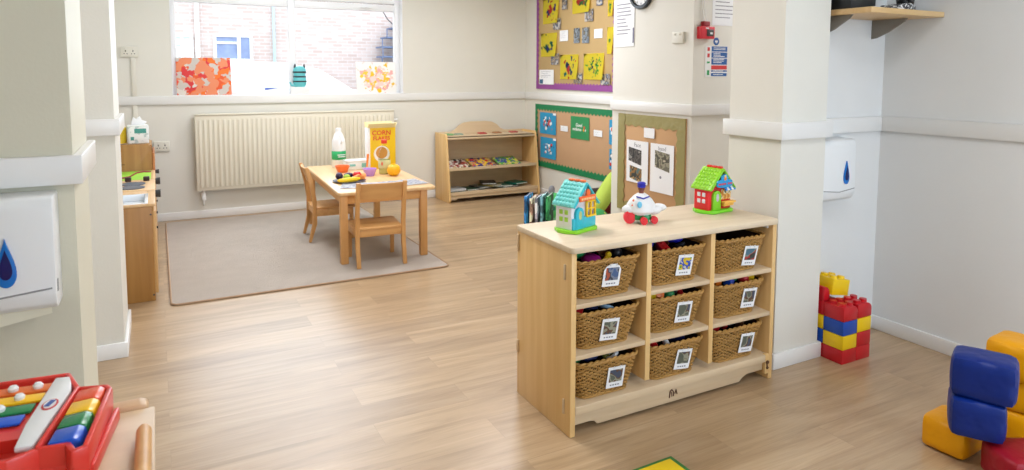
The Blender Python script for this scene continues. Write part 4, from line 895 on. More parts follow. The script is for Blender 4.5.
g = G(); g.box(0, KW-.02, .016, .504, zt-.03, zt-.012); obj('top_panel', g, M_KIT, k4)
g = G(); g.box(0, KW-.02, .016, .504, .05, .066); obj('bottom_panel', g, M_KIT, k4)
g = G(); g.box(0, .012, .016, .504, .066, zt-.03); obj('back_panel', g, M_KIT, k4)
g = G(); g.box(KW-.018, KW, .004, .516, .05, zt-.08, .003); d = obj('door', g, wood('birch_door_red', (180, 110, 60), (192, 124, 70), 'Z'), k4)
g = G(); g.cyl((KW, .08, .62), (KW+.03, .08, .62), .016, .02, 14); obj('door_knob', g, M_DARK, d)
g = G(); g.box(.02, .30, -.003, .0, .70, .708); obj('carry_slot', g, plain('slot_brown', (120, 84, 44), .8), k4)
g = G(); g.cyl((0, 0, 0), (0, 0, .13), .045, .045, 22); g.cyl((0, 0, .13), (0, 0, .16), .045, .02, 22); cb = obj('cleaning_bottle', g, plain('yellow_bottle', (240, 204, 40), .35), loc=(-.285, 6.74, zt)); tag(cb, 'yellow plastic bottle with black cap on the tall toy cupboard', 'bottle')
g = G(); g.cyl((0, 0, .16), (0, 0, .19), .02, .02, 16); obj('cap', g, M_BLACK, cb)
wt = thing('wipes_tub', 'white tub with a pulled-up tissue on the tall toy cupboard', 'tub', (-.155, 6.70, zt), .1)
g = G(); g.prism(rrect(.165, .12, .015, 3), 0, .15, 'z', .006); obj('tub_body', g, splat('tub_pattern', (226, 232, 232), [(196, 206, 206), (240, 240, 240)], 30, .5, 3, 3), wt)
g = G(); g.box(-.03, .06, -.0615, -.0598, .09, .13).box(-.06, -.035, -.0615, -.0598, .03, .06); obj('tub_label', g, plain('label_teal', (70, 150, 140), .5), wt)
g = G(); g.box(-.08, .08, -.058, .058, .15, .158, .003); obj('lid', g, M_WHITE, wt)
g = G(); g.prism([(-.05, .158), (.05, .158), (.075, .185), (.035, .20), (.02, .235), (-.01, .21), (-.03, .23), (-.045, .19)], -.01, .012, 'y', .004); obj('tissue', g, M_PAPER, wt)

# ------------------------------------------------------------------ display boards
def zig(x0, x1, y, d, n, amp):
    """zigzag edge from x0 to x1 at height y; teeth point towards d"""
    P = []
    for i in range(n):
        a = x0+(x1-x0)*i/n; b_ = x0+(x1-x0)*(i+.5)/n; P += [(a, y), (b_, y+d*amp)]
    return P+[(x1, y)]
def board(name, label, origin, W_, H_, cb, cs, bw, teeth, amp, bordercol2=None):
    """origin: lower left corner on a wall facing -X"""
    t = thing(name, label, 'display board', origin, rot=RW)
    g = G(); g.box(0, W_, 0, H_, 0, .012, .002); obj('backing', g, cs, t)
    nx = int(W_/teeth); ny = int(H_/teeth); z0_, z1_ = .0121, .016
    def strip(poly): g = G(); g.prism(poly, z0_, z1_); obj('border_strip', g, cb, t)
    strip([(0, 0), (W_, 0)]+[(x, y) for x, y in zig(W_, 0, bw, 1, nx, amp)])
    strip([(0, H_)]+[(x, y) for x, y in zig(0, W_, H_-bw, -1, nx, amp)]+[(W_, H_)])
    z0_, z1_ = .0161, .018
    strip([(0, 0)]+[(0, H_)]+[(bw*.72+(x2), y2) for y2, x2 in zig(H_, 0, 0, 1, ny, amp)])
    strip([(W_, 0)]+[(W_, H_)]+[(W_-bw*.72-(x2), y2) for y2, x2 in zig(H_, 0, 0, 1, ny, amp)])
    return t
def sheet(name, label, cat, y0, z1, y1, z0, mat, X=XB, d=.020, group=None, curl=0):
    """a sheet pinned to a board on a wall facing -X: y0 left edge, y1 right edge, z1 top, z0 bottom"""
    if X == XP: y0, y1, z0, z1 = y0*KP, y1*KP, 1.5+(z0-1.5)*KP, 1.5+(z1-1.5)*KP
    w, h = y0-y1, z1-z0; g = G()
    if curl:
        n = 6; vs = [[g.b.verts.new((w*a/n, h*b_/n, curl*(a/n)**3*(1-b_/n)**1.5)) for b_ in range(n+1)] for a in range(n+1)]
        for a in range(n):
            for b_ in range(n): g.b.faces.new((vs[a][b_], vs[a+1][b_], vs[a+1][b_+1], vs[a][b_+1]))
        bmesh.ops.solidify(g.b, geom=g.b.faces[:], thickness=-.001)
    else: g.box(0, w, 0, h, 0, .0012)
    o = obj(name, g, mat, loc=(X-d, y0, z0), rot=RW); tag(o, label, cat, group); return o
M_BUFF = plain('buff_backing_paper', (190, 160, 110), .8, .04); M_PURP = plain('purple_border', (146, 70, 146), .6, .05)
board('display_board', 'buff notice board with purple border and yellow paintings above the dado rail', (XB, 7.182, 1.305), 1.62, 1.25, M_PURP, M_BUFF, .058, .060, .022)
YELL = (255, 238, 66)
ys = [((7.024, 2.376, 6.665, 2.085), [(40, 50, 130), (220, 60, 40), (200, 50, 50)], 'blue and red splodges, top left'), ((6.379, 2.42, 6.02, 2.16), [(190, 40, 50), (60, 120, 60), (200, 60, 40)], 'red and green splodges, top middle'),
      ((5.711, 2.36, 5.60, 2.085), [(60, 160, 70), (220, 70, 40)], 'few marks, cut off by the pier, upper one'), ((7.066, 1.972, 6.70, 1.695), [(20, 110, 80), (30, 90, 70), (50, 50, 140)], 'dark green print, middle left'),
      ((6.624, 1.708, 6.245, 1.43), [(30, 130, 120), (30, 60, 110), (220, 70, 50)], 'teal and red handprint, bottom left'), ((6.141, 1.71, 5.762, 1.43), [(90, 190, 60), (40, 60, 90), (60, 160, 60)], 'light green dabs, bottom right'),
      ((5.715, 1.974, 5.60, 1.70), [(60, 150, 60), (210, 70, 40)], 'few marks, cut off by the pier, lower one')]
for i, ((a, b_, c_, d_), cs, nm) in enumerate(ys):
    sheet('child_painting', 'yellow painting with %s of purple-edged board' % nm, 'painting', a, b_, c_, d_, splat('yellow_painting_%d' % i, YELL, cs, [13, 12, 9, 14, 13, 22, 9][i], .575 if i not in (5,) else .59, i+1, .33), group='yellow paintings on the purple-edged board', curl=.03)
SN = ((124, 112, 100), (176, 160, 140), (70, 64, 62), (96, 112, 140), (190, 184, 176))
sn = [((6.591, 2.40, 6.482, 2.223), 'top left between two paintings'), ((5.91, 2.38, 5.799, 2.21), 'top right'), ((6.787, 2.137, 6.62, 2.003), 'under the blue and red painting'), ((6.128, 2.188, 5.968, 2.057), 'under the top middle painting'), ((6.827, 1.729, 6.653, 1.596), 'under the dark green print'), ((6.334, 1.502, 6.166, 1.386), 'beside the teal handprint'), ((5.811, 1.492, 5.651, 1.378), 'beside the light green dabs'), ((6.344, 1.999, 6.227, 1.833), 'in the centre, left of a pair'), ((6.179, 1.996, 6.043, 1.826), 'in the centre, right of a pair')]
for i, ((a, b_, c_, d_), nm) in enumerate(sn): sheet('snapshot', 'small snapshot on the purple-edged board, '+nm, 'photo', a, b_, c_, d_, photo('snap_%d' % i, SN if i < 7 else ((110, 120, 130), (150, 160, 170), (60, 66, 70), (120, 110, 90)), 26, i+20), d=.023 if i < 7 else .0205, group='snapshots on the purple-edged board')
def lined(name, label, a, b_, c_, d_, n, X=XB, d=.0205, grp=None, start=.85, step=.11):
    o = sheet(name, label, 'notice', a, b_, c_, d_, M_PAPER, X, d, grp); w, h = a-c_, b_-d_
    g = G(); random.seed(n*7+int(a*100))
    for i in range(n): g.box(w*.12, w*random.uniform(.55, .88), h*(start-i*step), h*(start-i*step)+h*.02, .0013, .0018)
    obj('print', g, M_INK, o); return o
lined('caption_card', 'small white caption card on the purple-edged board, left one', 6.637, 1.988, 6.462, 1.864, 4, step=.18)
lined('caption_card', 'small white caption card on the purple-edged board, right one', 5.947, 1.966, 5.798, 1.869, 4, step=.18)
wb = lined('notice_sheet', 'white notice with blue corner at the bottom of the purple-edged board', 7.10, 1.538, 6.766, 1.362, 4, step=.12)
g = G(); g.box(.01, .09, .008, .06, .0013, .002); obj('blue_corner', g, plain('deep_blue_print', (30, 90, 130), .5), wb)

M_GRN = plain('green_border', (10, 124, 74), .6, .05); M_BUFF2 = plain('kraft_backing', (196, 156, 118), .8, .04)
board('display_board', 'kraft paper notice board with scalloped green border below the dado rail', (XB, 7.20, .350), 1.66, .768, M_GRN, M_BUFF2, .056, .066, .024)
TQ = (40, 150, 196)
for i, ((a, b_, c_, d_), nm, cs) in enumerate([((7.08, 1.022, 6.706, .763), 'upper left', [(236, 236, 236), (200, 60, 50), (40, 40, 50)]), ((7.062, .721, 6.701, .467), 'lower left', [(40, 60, 110), (240, 240, 240), (190, 60, 60)]), ((5.652, 1.018, 5.585, .758), 'cut off by the pier, upper', [(240, 240, 240), (220, 90, 50)]), ((5.644, .712, 5.585, .498), 'cut off by the pier, lower', [(240, 240, 240), (60, 60, 60)])]):
    s_ = sheet('collage', 'blue collage with stuck-on shapes on green-edged board, '+nm, 'collage', a, b_, c_, d_, splat('blue_collage_%d' % i, TQ, cs, 16, .60, i+30, .3), group='blue collages on the green-edged board')
    random.seed(i+3); w, h = a-c_, b_-d_
    for k in range(9 if i < 2 else 2):
        g = G(); g.sph((w*random.uniform(.25, .75), h*random.uniform(.25, .75), .002), random.uniform(.012, .024), (1, 1, .3), 10); obj('stuck_on_shape', g, plain('collage_bit_%d' % (k % 4), [(238, 238, 236), (206, 60, 50), (40, 44, 60), (238, 238, 236)][k % 4], .6), s_)
    g = G(); g.box(w*.82, w*1.0, h*.9, h*1.0, .0014, .002); obj('name_slip', g, M_PAPER, s_)
gs = sheet('title_sign', 'green sign with white lettering in the middle of the green-edged board', 'sign', 6.388, 1.015, 6.019, .762, plain('sign_green', (44, 142, 84), .6))
text_mesh('lettering', 'Good', .055, M_WHITE, gs, (.17, .155, .0016), (0, 0, 0), .0006, bold=.0012)
text_mesh('lettering', 'evidence', .05, M_WHITE, gs, (.13, .108, .0016), (0, 0, 0), .0006, bold=.001)
g = G(); g.sph((.275, .135, .002), .016, (1, 1, .15), 10); g.mi = 1; g.sph((.265, .105, .002), .014, (1, 1.2, .15), 10); g.mi = 2; g.sph((.30, .105, .002), .012, (1, 1.3, .15), 10); obj('sign_picture', g, [plain('pic_red', (226, 80, 50), .5), plain('pic_orange', (240, 150, 40), .5), M_WHITE], gs)
lined('caption_card', 'small white caption card on the green-edged board, left of the pair', 6.602, .89, 6.448, .826, 2, start=.6, step=.3)
lined('caption_card', 'small white caption card on the green-edged board, right of the pair', 5.932, .891, 5.776, .822, 2, start=.6, step=.3)

# olive-edged board on the pier
M_OLV = plain('olive_border', (150, 140, 84), .45, .12, bump=.6, bscale=18); M_BUFF3 = plain('kraft_backing_pier', (198, 156, 112), .8, .04)
ob = thing('display_board', 'kraft paper board with shiny olive border on the pier behind the cabinet', 'display board', (XP, 4.893*KP, .29), rot=RW); OW, OH = .858, .855
g = G(); g.box(0, OW, 0, OH, 0, .012, .002); obj('backing', g, M_BUFF3, ob)
for k, (poly) in enumerate(([(0, 0), (OW, 0)]+zig(OW, 0, .07, 1, 9, .018), [(0, OH)]+zig(0, OW, OH-.09, -1, 9, .018)+[(OW, OH)])):
    g = G(); g.prism(poly, .0121, .016); obj('border_strip', g, M_OLV, ob)
for sx in (0, 1):
    e = [(.085+a, y) for y, a in zig(OH, 0, 0, 1, 10, .018)]; poly = [(0, 0), (0, OH)]+e
    if sx: poly = [(OW-x, y) for x, y in poly]
    g = G(); g.prism(poly, .0161, .020); obj('border_strip', g, M_OLV, ob)
def pictsheet(label, a, b_, c_, d_, title, pics):
    s_ = sheet('info_sheet', label, 'poster', a, b_, c_, d_, M_PAPER, XP, .0215); w, h = a-c_, b_-d_
    text_mesh('title', title, .05, M_INK, s_, (w*.5, h-.045, .0016), (0, 0, 0), .0004)
    for i, (pa, pb_2, pc, pd, cs) in enumerate(pics):
        g = G(); g.prism([(a-pa, pb_2-d_), (a-pc, pb_2-d_-(.02)), (a-pc, pd-d_-.01), (a-pa, pd-d_+.02)], .0013, .0022); obj('picture', g, photo('info_pic_%s_%d' % (title, i), cs, 22, i+len(title)), s_)
    return s_
pictsheet('white information sheet with two photographs on the olive-edged board', 4.758, .912, 4.464, .54, 'Face', [(4.729, .845, 4.556, .705, ((60, 58, 56), (96, 92, 90), (40, 40, 42), (150, 146, 140))), (4.711, .685, 4.55, .555, ((90, 120, 120), (150, 110, 60), (50, 60, 60), (180, 150, 100)))])
i2 = pictsheet('white information sheet with one photograph and a small mark on the olive-edged board', 4.432, .911, 4.142, .50, 'hand', [(4.375, .85, 4.195, .69, ((110, 106, 90), (150, 146, 126), (80, 78, 66), (190, 180, 160)))])
g = G(); g.cyl((.13, .13, .001), (.13, .13, .002), .012, seg=10); obj('small_mark', g, M_INK, i2)
sheet('note_slip', 'small square white note pinned at the top of the olive-edged board', 'note', 4.525, 1.034, 4.388, .949, M_PAPER, XP, .0215)

# clock, notice and switch on the pier
ck = thing('wall_clock', 'round black-rimmed wall clock on the pier above the boards', 'clock', (XP, 4.605*KP, 2.19), rot=RW)
g = G(); g.lathe([(.118, 0), (.15, .002), (.153, .018), (.146, .034), (.125, .036), (.118, .025)], seg=44); obj('rim', g, M_BLACK, ck)
g = G(); g.lathe([(0, .001), (.12, .001), (.12, .016), (0, .016)], seg=40); fc = obj('clock_face', g, M_PAPER, ck)
g = G(); [g.box(-.003, .003, .095, .112, .0162, .018, 0, Matrix.Rotation(k*PI/6, 4, 'Z')) for k in range(12)]; obj('hour_marks', g, M_BLACK, fc)
g = G(); g.box(-.004, .004, -.01, .065, .018, .020, 0, Matrix.Rotation(-1.0, 4, 'Z')).box(-.003, .003, -.015, .095, .0202, .022, 0, Matrix.Rotation(2.2, 4, 'Z')); obj('hands', g, M_BLACK, ck)
n_ = lined('notice_sheet', 'tall white printed notice beside the clock on the pier', 4.995, 2.16, 4.705, 1.735, 9, X=XP, d=.004, start=.86, step=.075)
g = G(); g.box(.265, .282, .03, .16, .0013, .002); obj('dark_side_print', g, plain('print_slate', (90, 90, 120), .6), n_)
socket('light_switch', 'white double switch plate on the pier near its corner', (XP-.0005, 4.135*KP, 1.78), .13, .09, RW, mat=M_SOCK)
# red alarm, signs on the pier end
ab = thing('fire_alarm_point', 'red fire alarm box on the end wall of the pier', 'fire alarm', (3.745, 3.91, 1.815), rot=RS)
g = G(); g.box(-.055, .085, -.05, .045, 0, .05, .006); obj('box', g, plain('alarm_red', (212, 36, 52), .35), ab)
g = G(); g.box(-.02, .045, .045, .085, .004, .04, .006); obj('sounder', g, plain('alarm_dark_red', (150, 24, 34), .4), ab)
g = G(); g.box(.0, .07, -.03, .022, .0502, .056, .003); obj('break_panel', g, plain('alarm_panel', (60, 58, 56), .3), ab)
g = G(); g.box(-.01, .02, .026, .036, .0502, .053); obj('panel_label', g, M_WHITE, ab); g = G(); g.box(.03, .055, -.015, .0, .0562, .0575); obj('panel_print', g, M_WHITE, ab)
g = G(); g.tube([(0, .085, .02), (-.012, .2, .008), (-.01, .45, .006)], .003, 6); g.tube([(.03, .085, .02), (.012, .2, .008), (-.006, .45, .006)], .003, 6); obj('cable', g, M_WHITE, ab)
g = G(); g.cyl((0, 0, 0), (0, 0, .002), .03, seg=28); rs = obj('round_sign', g, plain('sign_blue', (30, 90, 160), .4), loc=(3.895, 3.9095, 1.75), rot=RS); tag(rs, 'small round blue sign above the fire action notice', 'sign')
g = G(); g.box(-.014, .014, -.006, .008, .0021, .003).box(-.008, .008, -.014, -.008, .0021, .003); obj('pictogram', g, M_WHITE, rs)
fa = thing('fire_action_sign', 'blue and white fire action notice below the round sign', 'sign', (3.782, 3.9095, 1.475), rot=RS)
g = G(); g.box(0, .235, 0, .24, 0, .002); obj('sign_plate', g, M_WHITE, fa)
g = G(); [g.box(.065, .232, z, z+h, .0021, .003) for z, h in ((.196, .04), (.148, .042), (.094, .048), (.038, .012), (.004, .024))]; bl = obj('blue_panels', g, plain('sign_blue', (30, 90, 160), .4), fa)
g = G(); random.seed(2); [g.box(.085, .085+random.uniform(.07, .13), z, z+.005, .0031, .0036) for z in (.222, .210, .178, .166, .156, .132, .120, .108, .042, .014)]; obj('sign_text', g, M_WHITE, bl)
g = G(); g.box(.065, .232, .056, .088, .0021, .003); obj('red_panel', g, plain('sign_red', (210, 50, 50), .4), fa)
g = G(); g.box(.022, .046, .2, .228, .0021, .003).box(.022, .046, .15, .18, .0021, .003); obj('red_icons', g, plain('sign_red', (210, 50, 50), .4), fa)
g = G(); g.box(.02, .048, .104, .118, .0021, .003).box(.022, .046, .012, .05, .0021, .003); obj('green_icons', g, plain('icon_green', (50, 160, 90), .4), fa)
g = G(); g.box(0, .27, 0, .4, 0, .002); pp_ = obj('paper_notice', g, M_PAPER, loc=(3.845, 3.9095, 1.875), rot=RS); tag(pp_, 'white paper notice on the pier end above the fire action notice', 'notice')
g = G(); [g.box(.03, .03+w, .06+i*.03, .066+i*.03, .0021, .0026) for i, w in enumerate((.16, .2, .18, .21, .15, .2, .19))]; obj('print', g, M_INK, pp_)

# ------------------------------------------------------------------ reading corner behind the cabinet
BO, BA = Vector((2.09, 3.80, 0)), math.radians(-29)
bx = thing('book_box', 'low wooden box that holds upright picture books behind the cabinet', 'book box', BO, BA)
g = G(); g.box(0, .44, 0, .014, 0, .44, .003); obj('box_panel', g, M_MAPX, bx); g = G(); g.box(0, .44, .286, .30, 0, .44, .003); obj('box_panel', g, M_MAPX, bx)
g = G(); g.box(0, .014, .014, .286, 0, .44, .003); obj('box_panel', g, M_MAPY, bx); g = G(); g.box(.426, .44, .014, .286, 0, .44, .003); obj('box_panel', g, M_MAPY, bx); g = G(); g.box(.014, .426, .014, .286, .28, .294); obj('box_floor', g, M_MAPX, bx)
bkc = [((50, 140, 214), 'blue'), ((236, 190, 160), 'peach'), ((206, 200, 210), 'pale lilac'), ((130, 190, 200), 'pale teal'), ((40, 130, 70), 'green'), ((90, 86, 130), 'indigo'), ((150, 150, 180), 'grey blue')]
for i, (cc, nm) in enumerate(bkc):
    hgt = [.385, .37, .375, .39, .385, .30, .29][i]
    p = Matrix.Rotation(BA, 4, 'Z') @ Vector((.022+(i*.036 if i < 5 else .06+i*.036), .05, .295))
    t = thing('picture_book', '%s picture book standing upright in the box behind the cabinet' % nm, 'book', BO+p, BA+math.radians(-14), 'upright picture books in the box')
    g = G(); g.box(0, .003, 0, .19, 0, hgt, .001).box(.012, .015, 0, .19, 0, hgt, .001).box(0, .015, 0, .003, 0, hgt, .001); obj('cover', g, splat('upright_cover_%d' % i, cc, [tuple(min(255, int(x*1.25)+20) for x in cc), tuple(int(x*.6) for x in cc)], 14, .56, i+50, 2), t)
    g = G(); g.box(.003, .012, .003, .186, .003, hgt-.004); obj('pages', g, M_PAPER, t)
# leaf-patterned floor cushions
M_LEAF = splat('green_leaf_fabric', (30, 130, 100), [(130, 200, 170), (24, 100, 84), (70, 170, 90)], 9, .57, 12, 3, .85)
def cushion(name, label, loc, sc, mat, r=.3, cat='cushion'):
    g = G(); g.sph((0, 0, 0), r, sc, 28)
    for v in g.b.verts: v.co.z = max(v.co.z, -.55*r*sc[2]) + .012*math.sin(v.co.x*17)*math.cos(v.co.y*15)*(1 if v.co.z > -.3*r*sc[2] else 0)
    lo = min(v.co.z for v in g.b.verts); o = obj(name, g, mat, loc=(loc[0], loc[1], loc[2]-lo)); return tag(o, label, cat)
cushion('bean_bag', 'large green leaf-patterned bean bag behind the cabinet', (3.50, 5.72, 0), (1.05, .75, .66), M_LEAF, .27, 'bean bag')
cushion('bean_bag', 'green and yellow patterned bean bag at the foot of the lime bolster', (3.60, 5.11, 0), (.70, .58, .60), splat('green_yellow_fabric', (40, 140, 80), [(236, 206, 40), (240, 200, 30), (60, 160, 90)], 5, .5, 5, 3, .85), .24, 'bean bag')
g = G(); g.tube([(3.80, 5.42, .085), (3.84, 5.42, .14), (3.91, 5.42, .23), (4.0, 5.42, .35), (4.06, 5.42, .45), (4.075, 5.42, .50)], [.04, .075, .085, .085, .07, .04], 20)
tag(obj('lime_bolster', g, plain('lime_fabric', (190, 214, 90), .85, .06, bump=.2, bscale=120)), 'long lime green padded bolster leaning up against the board wall', 'bolster')
g = G(); g.box(3.93, 4.15, 5.56, 5.80, 0, .25, .02); cc_ = obj('red_storage_cube', g, plain('dark_red_fabric', (120, 26, 32), .9, .06)); tag(cc_, 'dark red fabric storage box beside the lime bolster', 'storage box')
g = G(); g.box(3.925, 4.153, 5.555, 5.805, .25, .28, .01); obj('lid', g, plain('dark_brown_fabric', (56, 26, 24), .9), cc_)
g = G(); g.sph((0, 0, .075), .075, (.8, .5, 1)); g.sph((0, 0, .165), .045, (.9, .6, 1.1)); tag(obj('grey_soft_toy', g, plain('grey_plush', (150, 150, 156), .9, .1), loc=(3.97, 6.48, 0)), 'small grey plush toy on the floor by the board wall', 'soft toy')

# ------------------------------------------------------------------ dispensers
M_DISP = plain('dispenser_plastic', (232, 234, 234), .28, .01)
def dispenser(label, loc, w, d, h, paper, lx=0, ds=1):
    t = thing('paper_towel_dispenser', label, 'dispenser', loc)
    g = G(); g.prism([(-d, .05), (-d*.96, h-.03), (-d*.86, h-.005), (0, h), (0, .0), (-d*.72, 0), (-d*.9, .015)], -w/2, w/2, 'x', .008); obj('cover', g, M_DISP, t)
    g = G(); g.tube([(-w/2+.01, -d*.999, .065), (0, -d*1.004, .052), (w/2-.01, -d*.999, .065)], .0025, 6).box(w/2-.004, w/2+.002, -d*.9, -d*.75, .05, .085, .002); obj('seam', g, plain('seam_grey', (150, 150, 150), .5), t)
    def drop(s, z): 
        return [(lx+s*.5*math.sin(a)*math.sin(a/2)**1.6, z+s*math.cos(a)) for a in [2*PI*i/32 for i in range(32)]]
    g = G(); g.prism(drop(.050*ds, h*.46), -d*.99-.006, -d*.97, 'y', .001); dp = obj('drop_window', g, plain('drop_blue', (20, 112, 196), .2), t)
    g = G(); g.prism(drop(.031*ds, h*.45), -d*.99-.008, -d*.99-.0055, 'y'); obj('drop_centre', g, plain('drop_navy', (14, 30, 90), .2), dp)
    if paper:
        g = G(); g.prism([(-w/2+.03, -.06), (w/2-.02, -.02), (w/2-.02, .01), (-w/2+.03, .01)], -d*.6, -d*.6+.002, 'y'); obj('paper_towel', g, plain('cream_paper', (232, 228, 206), .8), t)
    return t
dispenser('white paper towel dispenser with blue drop window beside the white column', (3.19, 2.404, .82), .27, .12, .335, False, .052, 1.25)
dispenser('white paper towel dispenser with blue drop window, nearest, at the left', (-.405, 2.312, .838), .285, .125, .322, True, .032, 1.35)

# ------------------------------------------------------------------ wall shelf with things on it
ws = thing('wall_shelf', 'wooden wall shelf on grey brackets above the right-hand dispenser', 'shelf', (3.085, 2.404, 1.80))
g = G(); g.box(0, .612, -.325, -.0, 0, .028, .003); obj('shelf_board', g, wood('beech_shelf', (206, 170, 116), (220, 184, 132), 'X'), ws)
for x in (.035, .49):
    g = G(); g.prism([(0, 0), (-.20, 0), (-.185, -.018), (-.10, -.07), (-.03, -.10), (0, -.105)], x, x+.012, 'x', .002); obj('bracket', g, plain('bracket_grey', (130, 124, 114), .5), ws)
sz_ = 1.8285
g = G(); g.box(3.10, 3.30, 2.20, 2.36, sz_, sz_+.12, .006); t_ = obj('black_box', g, M_BLACK); tag(t_, 'black box at the column end of the wall shelf', 'box')
g = G(); g.box(3.10, 3.32, 2.18, 2.37, sz_+.12, sz_+.14, .004); obj('lid', g, M_DARK, t_)
g = G(); g.box(-.11, .11, -.08, .08, 0, .004); tag(obj('paper_pile', g, M_PAPER, loc=(3.245, 2.19, sz_), rot=(0, 0, .1)), 'sheet of white paper under the black box on the wall shelf', 'paper')
g = G(); g.prism([(-.07, 0), (.07, 0), (.07, .02), (.03, .036), (-.04, .03), (-.07, .015)], -.06, .06, 'y', .004); tag(obj('patterned_cloth', g, splat('speckled_cloth', (226, 226, 224), [(110, 110, 112), (60, 60, 64)], 70, .57, 4, 3), loc=(3.425, 2.17, sz_+.001)), 'folded speckled white cloth in the middle of the wall shelf', 'cloth')
g = G(); [g.box(-.14, .14, -.10, .10, .0+i*.003, .0025+i*.003, 0, Matrix.Rotation(.05*i, 4, 'Z')) for i in range(3)]; tag(obj('magazine', g, plain('slate_cover', (110, 116, 134), .4), loc=(3.535, 2.24, sz_)), 'thin grey magazines fanned near the wall end of the shelf', 'magazine')
g = G(); g.tube([(.035*math.cos(a*PI/12), 0, .042+.042*math.sin(a*PI/12)) for a in range(24)], .017, 10, True, ry=.028); tag(obj('black_headset', g, M_BLACK, loc=(3.53, 2.19, sz_+.027)), 'black ring-shaped object on the magazines on the wall shelf', 'ring')

# ------------------------------------------------------------------ giant plastic bricks by the column
BR = {'red': (196, 22, 34), 'yellow': (244, 204, 10), 'blue': (16, 74, 176)}
def giant_brick(label, c, x, y, z, w=.112, d=.118, h=.0745, round_=False, studs=True, rot=None):
    t = thing('toy_brick', label, 'toy brick', (x, y, z), group='giant plastic bricks beside the column')
    if rot: t.rotation_euler = rot
    m = plain('brick_'+c, BR[c], .32, .02); g = G()
    if round_: P = [(0, 0), (w, 0), (w, h*.45)]+[(w-.035+.035*math.cos(a), h-.035+.035*math.sin(a)) for a in [PI/2*i/5 for i in range(6)]]+[(.0, h)]; g.prism(P, 0, d, 'y', .003)
    else: g.box(0, w, 0, d, 0, h, .004)
    obj('brick_body', g, m, t)
    if studs:
        for a in (.27, .73):
            for b_ in (.27, .73):
                g = G(); g.cyl((w*a, d*b_, h-.001), (w*a, d*b_, h+.014), .019, .018, 18); obj('stud', g, m, t)
    return t
bx_, by_ = 3.074, 2.142
for cname, x, col_, lst in (('left-hand', bx_, 0, ['red', 'yellow', 'blue', 'red']), ('right-hand', bx_+.1135, 1, ['red', 'red', 'yellow', 'red'])):
    for i, c in enumerate(lst):
        giant_brick('%s giant brick, %s of the front %s column' % (c, ['bottom', 'second', 'third', 'top'][i], cname), c, x, by_, i*.0755, round_=(i == 3), studs=(i == 3))
for i, c in enumerate(['red', 'blue', 'yellow', 'red', 'red']):
    giant_brick('%s giant brick, %s of the rear column against the wall' % (c, ['bottom', 'second', 'third', 'fourth', 'top'][i]), c, bx_, by_+.1195, i*.0755, w=.046 if i == 4 else .112, round_=(i == 4), studs=False)
giant_brick('yellow giant brick tilted on top of the stack', 'yellow', bx_+.050, by_+.112, .330, w=.125, d=.125, h=.085, rot=(math.radians(0), math.radians(9), math.radians(-4)))

# ------------------------------------------------------------------ soft vinyl blocks, near right
SB = {'yellow': (232, 160, 0), 'blue': (0, 36, 116), 'red': (156, 16, 36)}
def soft(label, c, loc, size, rz, tilt=(0, 0)):
    t = thing('soft_play_block', label, 'soft block', loc, group='soft vinyl blocks at the right wall', rot=(tilt[0], tilt[1], rz))
    sx, sy, sz = size; g = G(); nb = bmesh.new(); bmesh.ops.create_cube(nb, size=1)
    bmesh.ops.subdivide_edges(nb, edges=nb.edges[:], cuts=7, use_grid_fill=True)
    for v in nb.verts:
        x, y, z = v.co*2
        k = .045
        f = lambda a, b_, c_: a*(1+k*(1-b_*b_)*(1-c_*c_)) if abs(a) > .99 else a
        X_, Y_, Z_ = f(x, y, z), f(y, x, z), f(z, x, y)
        wr = .008*math.sin(9*x+5*z)*math.cos(7*y+3*x)
        nm = (abs(x)**9+abs(y)**9+abs(z)**9)**(1/9); p = Vector((X_, Y_, Z_))/nm
        p += p.normalized()*wr
        v.co = Vector((p.x*sx/2, p.y*sy/2, p.z*sz/2+sz/2))
    g._merge(nb)
    lo = min(v.co.z for v in g.b.verts)
    for v in g.b.verts: v.co.z = max(0, v.co.z-lo)
    obj('cushion_block', g, plain('vinyl_'+c, SB[c], .42, .05, spec=.35, bump=.8, bscale=13), t)
    return t
soft('yellow soft block on the floor, front left of the pile', 'yellow', (2.785, 1.44, 0), (.185, .165, .128), math.radians(4))
soft('red soft block on the floor, nearest in the pile', 'red', (2.785, 1.17, 0), (.26, .19, .128), math.radians(-28))
soft('blue soft block resting on the red and yellow ones', 'blue', (2.72, 1.33, .134), (.165, .175, .145), math.radians(32))
soft('blue soft block on top of the other blue one', 'blue', (2.742, 1.322, .278), (.17, .205, .155), math.radians(24), (0, 0))
soft('yellow soft block at the bottom behind the blue ones', 'yellow', (3.10, 1.37, 0), (.17, .16, .13), math.radians(10))
soft('yellow soft block, second up behind the blue ones', 'yellow', (3.10, 1.365, .132), (.17, .16, .13), math.radians(15))
soft('bright yellow soft block on top behind the blue ones', 'yellow', (3.09, 1.37, .264), (.20, .17, .15), math.radians(5))
# corner of a green and yellow book on the floor at the front
gb = thing('floor_mat_book', 'green-edged yellow board book on the floor at the front', 'book', (1.614, 1.906, 0), math.radians(1))
g = G(); g.box(-.11, .11, -.21, 0, .0, .012, .003); obj('cover', g, plain('leaf_green_card', (40, 120, 56), .5), gb)
g = G(); g.box(-.09, .09, -.19, -.016, .0122, .0145, .001); obj('picture', g, plain('sun_yellow_card', (240, 206, 20), .5), gb)

